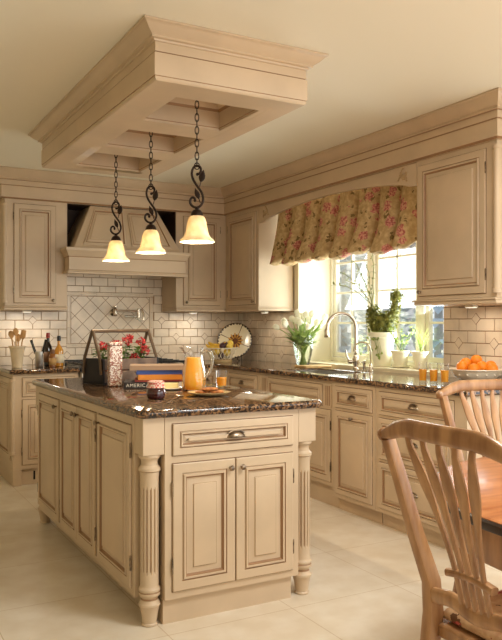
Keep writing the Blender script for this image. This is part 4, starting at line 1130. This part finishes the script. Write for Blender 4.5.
# ---------------------------------------------------------------- tulips
vc = V((3.50, 5.40, ZC + .0004))
b = MB(); vp = [(.040, .0), (.048, .004), (.058, .03), (.072, .09), (.083, .15), (.088, .20), (.088, .25), (.084, .27)]
b.lathe(vp, vc, 36, cap=False); b.add([vc + V((.040 * math.cos(a), .040 * math.sin(a), 0)) for a in [2 * PI * i / 36 for i in range(36)]], [list(range(36))])
t = tag(b.build('vase', GLASS, sharp=80), 'clear glass vase of white tulips left of the sink', 'vase')
b = MB(); b.lathe([(r_ - .003, z_) for r_, z_ in vp[1:6]], vc, 30); b.build('water', glassmat('vase_water', (.93, .97, .9, 1), .04), t)
TUL = leafmat('tulip_petal', (250, 246, 224), (255, 252, 240), .4)
rnd = random.Random(4)
for k in range(23):
    a = 2 * PI * k / 23 * 2.4 + rnd.uniform(-.2, .2); sp_ = rnd.uniform(.05, .21) if k > 3 else .05
    p0 = vc + V((.03 * math.cos(a + 2.5), .03 * math.sin(a + 2.5), .012)); top = vc + V((sp_ * math.cos(a), sp_ * math.sin(a), rnd.uniform(.38, .46) - sp_ * .35))
    mid = vc + V((.055 * math.cos(a) * min(1, sp_ / .1), .055 * math.sin(a) * min(1, sp_ / .1), .25))
    t = thing('tulip', 'white tulip with long green leaves standing in the glass vase', 'tulip', p0, group='tulips in the vase')
    pts = [p0 * ((1 - s_) ** 2) + mid * (2 * s_ * (1 - s_)) + top * s_ ** 2 for s_ in [i / 8 for i in range(9)]]
    b = MB(); b.tube(pts, .0035, 6); b.build('stem', TLEAF, t)
    d = (pts[-1] - pts[-2]).normalized(); x_ = d.orthogonal().normalized(); y_ = d.cross(x_)
    b = MB(); b.lathe([(.004, 0), (.019, .009), (.025, .026), (.024, .042), (.017, .056), (.007, .061)], top, 12, x_, y_, d, fn=lambda r, z, aa: r * (1 + .14 * math.cos(3 * aa))); b.build('bloom', TUL, t)
    b = MB()
    for q in range(3):
        aa = a + rnd.uniform(-1.4, 1.4); st = pts[rnd.choice((3, 4, 5))]; L = rnd.uniform(.12, .20)
        dd = V((math.cos(aa) * .7, math.sin(aa) * .7, rnd.uniform(.1, 1.1))).normalized(); prev = st
        sd = dd.cross(V((0, 0, 1))); sd = sd.normalized() if sd.length > .01 else V((1, 0, 0))
        A, B = [], []
        for i in range(7):
            s_ = i / 6; pq = st + dd * (L * s_) - V((0, 0, .10 * L * s_ * s_ * 3)); wd = .023 * math.sin(PI * min(.98, .15 + .85 * s_)) ** .8
            A.append(pq + sd * wd); B.append(pq - sd * wd)
        b.rings([A, B], False, False, closed=False)
    b.build('leaf', TLEAF, t)

# cutting board left of sink
b = MB(); q = V((3.47, 5.17, ZC + .0004))
b.box(3.34, 5.11, q.z, 3.60, 5.29, q.z + .018); tag(b.build('cutting_board', mat('board_wood', (214, 172, 112), .5, var=.12, vscale=10), bevel=.004), 'wooden cutting board lying on the worktop beside the tulips', 'cutting board')

# faucets
fb = V((3.54, 4.70, ZC + .0004))
t = thing('faucet', 'tall nickel gooseneck faucet arching over the sink', 'faucet', fb)
b = MB(); b.lathe([(.030, 0), (.030, .006), (.022, .014), (.019, .03), (.023, .06), (.026, .085), (.020, .11), (.016, .125), (.019, .135), (.015, .145), (.0125, .16)], fb, 20); b.build('base', NICKEL, t)
DX = V((-.93, .37, 0)).normalized(); r_ = .115
pts = [fb + V((0, 0, .15)), fb + V((0, 0, .25)), fb + V((0, 0, .32))] + [fb + DX * (r_ - r_ * math.cos(a)) + V((0, 0, .335 + r_ * math.sin(a))) for a in [PI * i / 14 for i in range(15)]] + [fb + DX * (2 * r_ + .004) + V((0, 0, .31))]
b = MB(); b.tube(pts, .0125, 12); b.build('spout', NICKEL, t)
e = pts[-1]; b = MB(); b.lathe([(.013, .02), (.017, .01), (.019, -.02), (.021, -.045), (.018, -.05)], e, 16); b.build('spray_head', NICKEL, t)
b = MB(); b.lathe([(.010, 0), (.010, .03), (.018, .035), (.018, .06), (.010, .066)], fb + V((0, 0, .07)), 14, (0, 0, 1), (.37, .93, 0), DX); b.tube([fb + V((0, 0, .07)) + DX * .05, fb + V((0, 0, .115)) + DX * .075, fb + V((0, 0, .16)) + DX * .08], [.008, .006, .005], 8); b.build('lever', NICKEL, t)
fb2 = V((3.56, 4.54, ZC + .0004)); t = thing('filter_tap', 'small nickel gooseneck filter tap right of the main faucet', 'faucet', fb2)
b = MB(); b.lathe([(.022, 0), (.022, .005), (.015, .012), (.013, .05), (.009, .06)], fb2, 16); b.build('base', NICKEL, t)
DX2 = V((-.75, .66, 0)).normalized(); r_ = .065
pts = [fb2 + V((0, 0, .05)), fb2 + V((0, 0, .14))] + [fb2 + DX2 * (r_ - r_ * math.cos(a)) + V((0, 0, .16 + r_ * math.sin(a))) for a in [PI * i / 12 for i in range(13)]] + [fb2 + DX2 * (2 * r_) + V((0, 0, .145))]
b = MB(); b.tube(pts, .006, 10); b.build('spout', NICKEL, t)
fb3 = V((3.56, 4.62, ZC + .0004)); t = thing('soap_dispenser', 'short nickel soap dispenser between the two taps', 'soap dispenser', fb3)
b = MB(); b.lathe([(.02, 0), (.02, .005), (.012, .01), (.011, .05), (.014, .055), (.014, .075), (.006, .08)], fb3, 16); b.build('body', NICKEL, t)
b = MB(); b.tube([fb3 + V((0, 0, .068)), fb3 + V((-.05, 0, .068)), fb3 + V((-.056, 0, .058))], .005, 8); b.build('nozzle', NICKEL, t)

# ---------------------------------------------------------------- sill pots
ZS = SILL + .0004
WPOT = mat('white_pottery', (244, 236, 212), .4, var=.03, vscale=6)
def pot(p, r, h, parent):
    b = MB(); b.lathe([(r * .62, 0), (r * .64, .004), (r * .70, h * .3), (r * .88, h * .84), (r * 1.0, h * .86), (r * 1.02, h * .97), (r * .99, h), (r * .90, h), (r * .86, h * .93), (.003, h * .92)], p, 32); return b.build('pot', WPOT, parent)
p1 = V((3.82, 4.725, ZS)); t = thing('rooster_topiary', 'rooster shaped ivy topiary in the largest white pot on the sill', 'topiary', p1)
pot(p1, .115, .275, t)
D2 = V((.62, -.78, 0)).normalized()   # beak points toward the right of the window
rnd = random.Random(11)
def tuft(b, c, r, n, L, w):
    for k in range(n):
        d = V((rnd.gauss(0, 1), rnd.gauss(0, 1), rnd.gauss(0, 1))).normalized(); p = c + d * r * rnd.uniform(.75, 1.02)
        b.leaf(p, (d + V((rnd.uniform(-.8, .8), rnd.uniform(-.8, .8), rnd.uniform(-.9, .5)))).normalized(), d, L * rnd.uniform(.7, 1.2), w * rnd.uniform(.7, 1.2))
b = MB(); q = p1 + V((0, 0, .275))
for (a, z_, r_) in ((-.045, .06, .075), (.0, .075, .085), (.05, .09, .075), (-.07, .13, .058), (-.075, .18, .042), (.035, .02, .06), (-.02, .01, .06)):
    c = q + D2 * a + V((0, 0, z_)); b.ball(c, r_ * .82, 12, 8); tuft(b, c, r_, 110, .028, .020)
b.build('ivy_body', LEAFD, t)
b = MB()
for (a, z_, r_) in ((.085, .14, .052), (.10, .19, .042), (.108, .235, .036), (.112, .275, .036), (.118, .305, .038)):
    c = q + D2 * a + V((0, 0, z_)); b.ball(c, r_ * .8, 12, 8); tuft(b, c, r_, 70, .024, .017)
c = q + D2 * .155 + V((0, 0, .295)); b.tube([c - D2 * .02, c + D2 * .035 - V((0, 0, .012))], [.010, .002], 6)
b.build('ivy_neck', LEAFD, t)
b = MB()
for k in range(7):
    a0 = q + D2 * (-.075) + V((0, 0, .19)); L = rnd.uniform(.26, .48); sp_ = .0 - .05 * k
    pts = [a0 + D2 * (sp_ * 1.1 * s_ ** 1.3) + V((rnd.uniform(-.01, .01), 0, L * s_ - .11 * (k / 6) * s_ ** 3)) for s_ in [i / 8 for i in range(9)]]
    b.tube(pts, .0026, 5)
    for i in range(2, 9):
        for m_ in range(3):
            d = V((rnd.uniform(-1, 1), rnd.uniform(-1, 1), rnd.uniform(-.4, .8))).normalized(); b.leaf(pts[i], d, V((0, 0, 1)), .03, .018)
b.build('tail_sprigs', SPRIG, t)
b = MB()
for k in range(5):
    a = rnd.uniform(-.08, .09); pts = [q + D2 * a + V((-.105, 0, 0)), q + D2 * a + V((-.125, 0, -.05)), q + D2 * (a + .01) + V((-.11, 0, -.12 - .02 * k))]
    b.tube(pts, .0016, 4)
    for pnt in pts:
        for m_ in range(3): b.leaf(pnt, V((rnd.uniform(-.6, -.1), rnd.uniform(-1, 1), rnd.uniform(-1, .4))), V((-1, 0, 0)), .026, .020)
b.build('trailing_ivy', LEAFL, t)
def saucer(p, r, label):
    b = MB(); b.lathe([(r * .7, 0), (r * .95, .004), (r, .016), (r * .96, .017), (r * .9, .007), (.003, .006)], p, 28); return tag(b.build('saucer', WPOT), label, 'saucer')
p2 = V((3.84, 4.52, ZS)); saucer(p2, .072, 'white saucer under the bushy herb pot'); p2 = p2 + V((0, 0, .0068))
t = thing('potted_herb', 'bushy pale green herb in a small white pot right of the topiary', 'potted plant', p2); pot(p2, .078, .125, t)
b = MB()
for k in range(16):
    a = rnd.uniform(0, 2 * PI); pts = [p2 + V((.05 * s_ * math.cos(a) * 1.6 + .01, .08 * s_ * math.sin(a) * 1.3, .11 + rnd.uniform(.12, .2) * s_)) for s_ in (0, .5, 1)]
    b.tube(pts, .0015, 4)
    for pnt in pts[1:]:
        for m_ in range(5): b.leaf(pnt, V((rnd.uniform(-1, 1), rnd.uniform(-1, 1), rnd.uniform(-.3, 1))), V((0, 0, 1)), .028, .016)
b.build('foliage', LEAFL, t)
p3 = V((3.86, 4.31, ZS)); saucer(p3, .066, 'white saucer under the spiky plant pot'); p3 = p3 + V((0, 0, .0068))
t = thing('potted_plant', 'spiky leaved plant in a white pot at the right end of the sill', 'potted plant', p3); pot(p3, .075, .125, t)
b = MB()
for k in range(13):
    a = rnd.uniform(0, 2 * PI); L = rnd.uniform(.14, .27); A, B = [], []
    sd = V((-math.sin(a), math.cos(a), 0))
    for i in range(6):
        s_ = i / 5; pnt = p3 + V((math.cos(a) * .10 * s_ ** 1.6, math.sin(a) * .10 * s_ ** 1.6, .11 + L * s_ - .04 * s_ ** 3)); wd = .008 * (1 - s_ * .9)
        A.append(pnt + sd * wd); B.append(pnt - sd * wd)
    b.rings([A, B], False, False, closed=False)
b.build('blades', LEAFL, t)
p4 = V((3.84, 5.03, ZS)); t = thing('ivy_pot', 'small leafy ivy in a low pot behind the faucet', 'potted plant', p4); pot(p4, .055, .08, t)
b = MB()
for k in range(30):
    a = rnd.uniform(0, 2 * PI); h_ = rnd.uniform(.08, .25); r_ = rnd.uniform(.01, .08)
    b.leaf(p4 + V((r_ * .6 * math.cos(a), r_ * math.sin(a), h_)), V((math.cos(a), math.sin(a), .2)), V((0, 0, 1)), .04, .032, droop=.6)
for k in range(6):
    a = k; b.tube([p4 + V((0, 0, .06)), p4 + V((.03 * math.cos(a), .05 * math.sin(a), .22))], .0015, 4)
b.build('foliage', LEAFL, t)

# ---------------------------------------------------------------- right worktop: juice glasses, bowl of oranges
for (x, y, lb) in ((3.155, 3.505, 'leftmost of the three juice glasses beside the orange bowl'), (3.17, 3.425, 'middle of the three juice glasses beside the orange bowl'), (3.185, 3.345, 'rightmost of the three juice glasses, nearest the orange bowl')):
    juice_glass(V((x, y, ZC + .0004)), .027, .128, .66, lb, 'juice glasses on the right worktop')
bw_ = V((3.465, 3.36, ZC + .0004))
t = thing('fruit_bowl', 'wide white pierced china bowl of oranges on the right worktop', 'bowl', bw_)
b = MB(); b.lathe([(.085, 0), (.092, .004), (.090, .012), (.115, .024), (.142, .048), (.158, .078), (.172, .082), (.170, .087), (.155, .084), (.134, .054), (.11, .032), (.07, .022), (.003, .020)], bw_, 60, fn=lambda r, z, a: r * (1 + (.018 * math.cos(16 * a) if r > .12 else 0))); b.build('bowl', mat('bowl_china', (242, 226, 200), .25), t)
b = MB()
for i in range(16):
    a = 2 * PI * i / 16; c_, s_ = math.cos(a), math.sin(a)
    b.ball(bw_ + V((.1455 * c_, .1455 * s_, .054)), .007, 8, 6)
b.build('relief_beads', MATS['bowl_china'], t)
ORG = mat('orange_peel', (244, 138, 22), .45, bump=.15, bscale=300)
lbs = ['orange at the left rim of the china bowl', 'orange second from the left in the back row of the bowl', 'topmost orange in the middle of the china bowl', 'orange at the right rim of the china bowl', 'front middle orange in the china bowl', 'front left orange low in the china bowl', 'orange low at the front right of the china bowl']
for k, (a_, f_, h_) in enumerate(((-.090, .0, .098), (-.052, .055, .116), (.012, .045, .135), (.088, .0, .100), (.022, -.035, .100), (-.035, -.055, .087), (.075, -.066, .088))):
    c = bw_ + RV * a_ + FV * f_ + V((0, 0, h_)); b = MB(); b.ball(c, .0365, 18, 12); o = tag(b.build('orange', ORG), lbs[k], 'orange', 'oranges in the bowl')

# ---------------------------------------------------------------- dining table and chairs
TC = V((2.41, 1.41, 0)); TR = .815
t = thing('dining_table', 'round cherry dining table with dark edge band beside the chairs', 'table', TC)
b = MB(); b.lathe([(.003, .716), (TR - .01, .716), (TR - .002, .745), (TR - .008, .750), (.003, .750)], TC, 96); b.build('tabletop', WOODT, t, sharp=50)
b = MB(); b.lathe([(TR - .02, .712), (TR + .004, .714), (TR + .007, .720), (TR + .007, .738), (TR + .002, .744), (TR - .001, .744), (TR - .02, .72)], TC, 96, cap=False); b.build('edge_band', BAND, t)
b = MB(); b.lathe([(TR - .06, .60), (TR - .035, .60), (TR - .03, .608), (TR - .03, .715), (TR - .06, .715)], TC, 96, cap=False); b.add([], []); b.build('apron', WOODC, t)
for a in (125, 215, 305, 35):
    c = TC + V((.70 * math.cos(R(a)), .70 * math.sin(R(a)), 0)); b = MB()
    b.lathe([(.022, 0), (.026, .02), (.030, .30), (.042, .46), (.044, .50), (.036, .51), (.046, .53), (.046, .714)], c, 20); b.build('leg', WOODC, t)

def chair(loc, rz, label):
    t = thing('dining_chair', label, 'chair', loc, rz, 'wheat back dining chairs')
    def bl(b, n, m, par=None, **k): return b.build(n, m, par or t, world=False, **k)
    yb = lambda z: -.205 - .13 * max(0, (z - .50) / .485) ** 1.15
    for s_ in (-1, 1):
        b = MB()
        b.tube([(s_ * .205, -.30, 0), (s_ * .20, -.255, .18), (s_ * .197, -.215, .36), (s_ * .197, -.200, .47), (s_ * .200, -.205, .56), (s_ * .212, yb(.70), .70), (s_ * .224, yb(.84), .84), (s_ * .236, yb(.975), .975)], [(.018, .020), (.020, .022), (.023, .026), (.024, .028), (.022, .026), (.020, .022), (.018, .020), (.017, .018)], 12, flat=(0, 1, 0), power=.6)
        bl(b, 'back_post', WOODC)
        b = MB(); b.tube([(s_ * .225, .215, 0), (s_ * .225, .215, .04), (s_ * .226, .212, .20), (s_ * .228, .21, .36), (s_ * .228, .21, .43)], [(.015, .015), (.017, .017), (.020, .020), (.025, .025), (.026, .026)], 12, flat=(0, 1, 0), power=.6); bl(b, 'front_leg', WOODC)
        b = MB(); b.tube([(s_ * .203, -.215, .20), (s_ * .226, .20, .20)], (.011), 8); bl(b, 'stretcher', WOODC)
    # crest rail
    b = MB(); pts = []; rd = []
    for i in range(41):
        s_ = -1 + 2 * i / 40; x = s_ * .252; ax = abs(s_)
        z = .984 + .034 * math.cos(min(1, max(0, ax - .45) / .55) * PI / 2) ** 1.3 
        y = yb(.98) - .022 * (1 - s_ * s_)
        hgt = .013 + .013 * math.sin(min(1, (1 - ax) / .5) * PI / 2) ** .8
        pts.append((x, y, z)); rd.append((hgt, .0145))
    b.tube(pts, rd, 14, flat=(0, 1, 0), power=.75)
    cr_ = bl(b, 'crest_rail', WOODC)
    for s_ in (-1, 1):
        b = MB(); b.lathe([(.006, -.002), (.017, .0), (.020, .008), (.017, .016), (.010, .020), (.003, .022)], (s_ * .247, yb(.98), .984), 14, (0, 1, 0), (0, 0, 1), (s_, 0, 0)); bl(b, 'finial', WOODC, cr_)
    b = MB(); pts = []; rd = []
    for i in range(17):
        s_ = -1 + 2 * i / 16; pts.append((s_ * .192, yb(.53) - .012 * (1 - s_ * s_), .525 + .016 * math.exp(-((abs(s_) - .5) / .3) ** 2))); rd.append((.022, .012))
    b.tube(pts, rd, 12, flat=(0, 1, 0), power=.7); bl(b, 'lower_rail', WOODC)
    b = MB(); pts = [(x, yb(.625) - .012, .625 + .010 * math.cos(x * 18)) for x in [-.085 + .17 * i / 10 for i in range(11)]]
    b.tube(pts, [(.011, .013)] * 11, 12, flat=(0, 1, 0), power=.7); bl(b, 'tie_block', WOODC)
    for i in (-2, -1, 0, 1, 2):
        b = MB(); pts = []; rd = []
        for k in range(15):
            s_ = k / 14; z = .535 + (1.004 - .535) * s_
            if z < .63: x = i * .026
            else:
                q_ = (z - .63) / .374; x = i * (.026 + .036 * q_ ** 1.35)
            pts.append((x, yb(min(z, .98)) - .012 - .009 * s_ ** 2, z))
            wd = .0075 + (.0135 * math.exp(-((s_ - .74) / .17) ** 2))
            rd.append((wd, .007))
        b.tube(pts, rd, 10, flat=(0, 1, 0), power=.85); bl(b, 'slat', WOODC)
    fr_ = [(-.205, -.20), (.205, -.20), (.25, .235), (-.25, .235)]
    b = MB(); b.prism(fr_, .405, .445); bl(b, 'seat_frame', WOODC, bevel=.008)
    b = MB(); rs_ = []
    for ins, z in ((.02, .4455), (.004, .455), (.002, .468), (.012, .482), (.05, .494), (.12, .50)):
        rs_.append([V((x * (1 - ins / .22), .0175 + (y - .0175) * (1 - ins / .22), z)) for x, y in rrect_trap()])
    b.rings(rs_, True, True); bl(b, 'seat_cushion', SEATFAB, sharp=60)
    return t
def rrect_trap():
    pts = []; n = 6
    for x0, y0, x1, y1 in ((-.185, -.18, .185, -.18), (.185, -.18, .245, .23), (.245, .23, -.245, .23), (-.245, .23, -.185, -.18)):
        for k in range(n): pts.append((x0 + (x1 - x0) * k / n, y0 + (y1 - y0) * k / n))
    return pts
chair((1.685, 1.41, 0), R(-92), 'nearest honey wood wheat back chair in the bottom right foreground')
chair((2.555, 2.13, 0), R(174), 'farther honey wood wheat back chair beyond the round table')

# ---------------------------------------------------------------- outside
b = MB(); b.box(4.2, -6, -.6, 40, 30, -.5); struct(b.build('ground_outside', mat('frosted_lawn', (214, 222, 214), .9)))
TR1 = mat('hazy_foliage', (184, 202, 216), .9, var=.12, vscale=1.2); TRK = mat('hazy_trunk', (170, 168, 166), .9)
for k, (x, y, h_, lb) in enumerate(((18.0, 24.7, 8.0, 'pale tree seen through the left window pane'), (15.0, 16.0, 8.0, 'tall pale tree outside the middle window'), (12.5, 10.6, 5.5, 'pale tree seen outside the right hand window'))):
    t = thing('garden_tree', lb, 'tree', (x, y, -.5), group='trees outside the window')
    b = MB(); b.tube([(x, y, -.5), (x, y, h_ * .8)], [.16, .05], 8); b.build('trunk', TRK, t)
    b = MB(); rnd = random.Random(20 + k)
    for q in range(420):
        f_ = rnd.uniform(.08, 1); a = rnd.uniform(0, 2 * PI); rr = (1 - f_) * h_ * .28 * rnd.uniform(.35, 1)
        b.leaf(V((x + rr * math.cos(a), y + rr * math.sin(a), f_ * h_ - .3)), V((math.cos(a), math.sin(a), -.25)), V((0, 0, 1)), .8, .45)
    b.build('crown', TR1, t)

# ---------------------------------------------------------------- light
def area(name, loc, rot, sx, sy, e, col):
    l = bpy.data.lights.new(name, 'AREA'); l.shape = 'RECTANGLE'; l.size = sx; l.size_y = sy; l.energy = e; l.color = col
    o = bpy.data.objects.new(name, l); C.objects.link(o); o.location = loc; o.rotation_euler = rot; return o
area('dining_window_daylight', (4.56, .2, 1.33), (0, R(90), 0), 2.1, 4.1, LW['din'], (.92, .99, 1.06))
area('front_fill_light', (2.6, -2.5, 1.35), (R(90), 0, 0), 3.0, 2.0, LW['front'], (1, 1, 1))  # fill light added behind the viewpoint, set in the added front window
area('overhead_fill_light', (2.3, 1.4, CZ - .06), (0, 0, 0), .7, .7, LW['top_fill'], (.94, .99, 1.0))  # overhead fill added above the table; no fixture hangs here
area('sink_window_daylight', (XWIN + .06, (WY0 + WY1) / 2, 1.50), (0, R(115), 0), 1.0, 1.5, LW['sink'], (.90, 1, 1.0))
w = bpy.data.worlds.new('sky'); bpy.context.scene.world = w; w.use_nodes = True
bg = w.node_tree.nodes['Background']; bg.inputs['Color'].default_value = (.90, .96, 1, 1); bg.inputs['Strength'].default_value = LW['world']

# ---------------------------------------------------------------- camera
cam = bpy.data.cameras.new('camera'); co = bpy.data.objects.new('camera', cam); C.objects.link(co)
co.location = (0, 0, 1.30); co.rotation_euler = (R(90), 0, -R(28.91))
cam.sensor_fit = 'AUTO'; cam.sensor_width = 36; cam.lens = 739.4 * 36 / 640; cam.shift_y = 4.1 / 640; cam.clip_start = .05
sc = bpy.context.scene; sc.camera = co
sc.view_settings.view_transform = 'Standard'; sc.view_settings.look = 'None'; sc.view_settings.exposure = 0.0; sc.view_settings.gamma = 1.0; sc.view_settings.use_curve_mapping = False
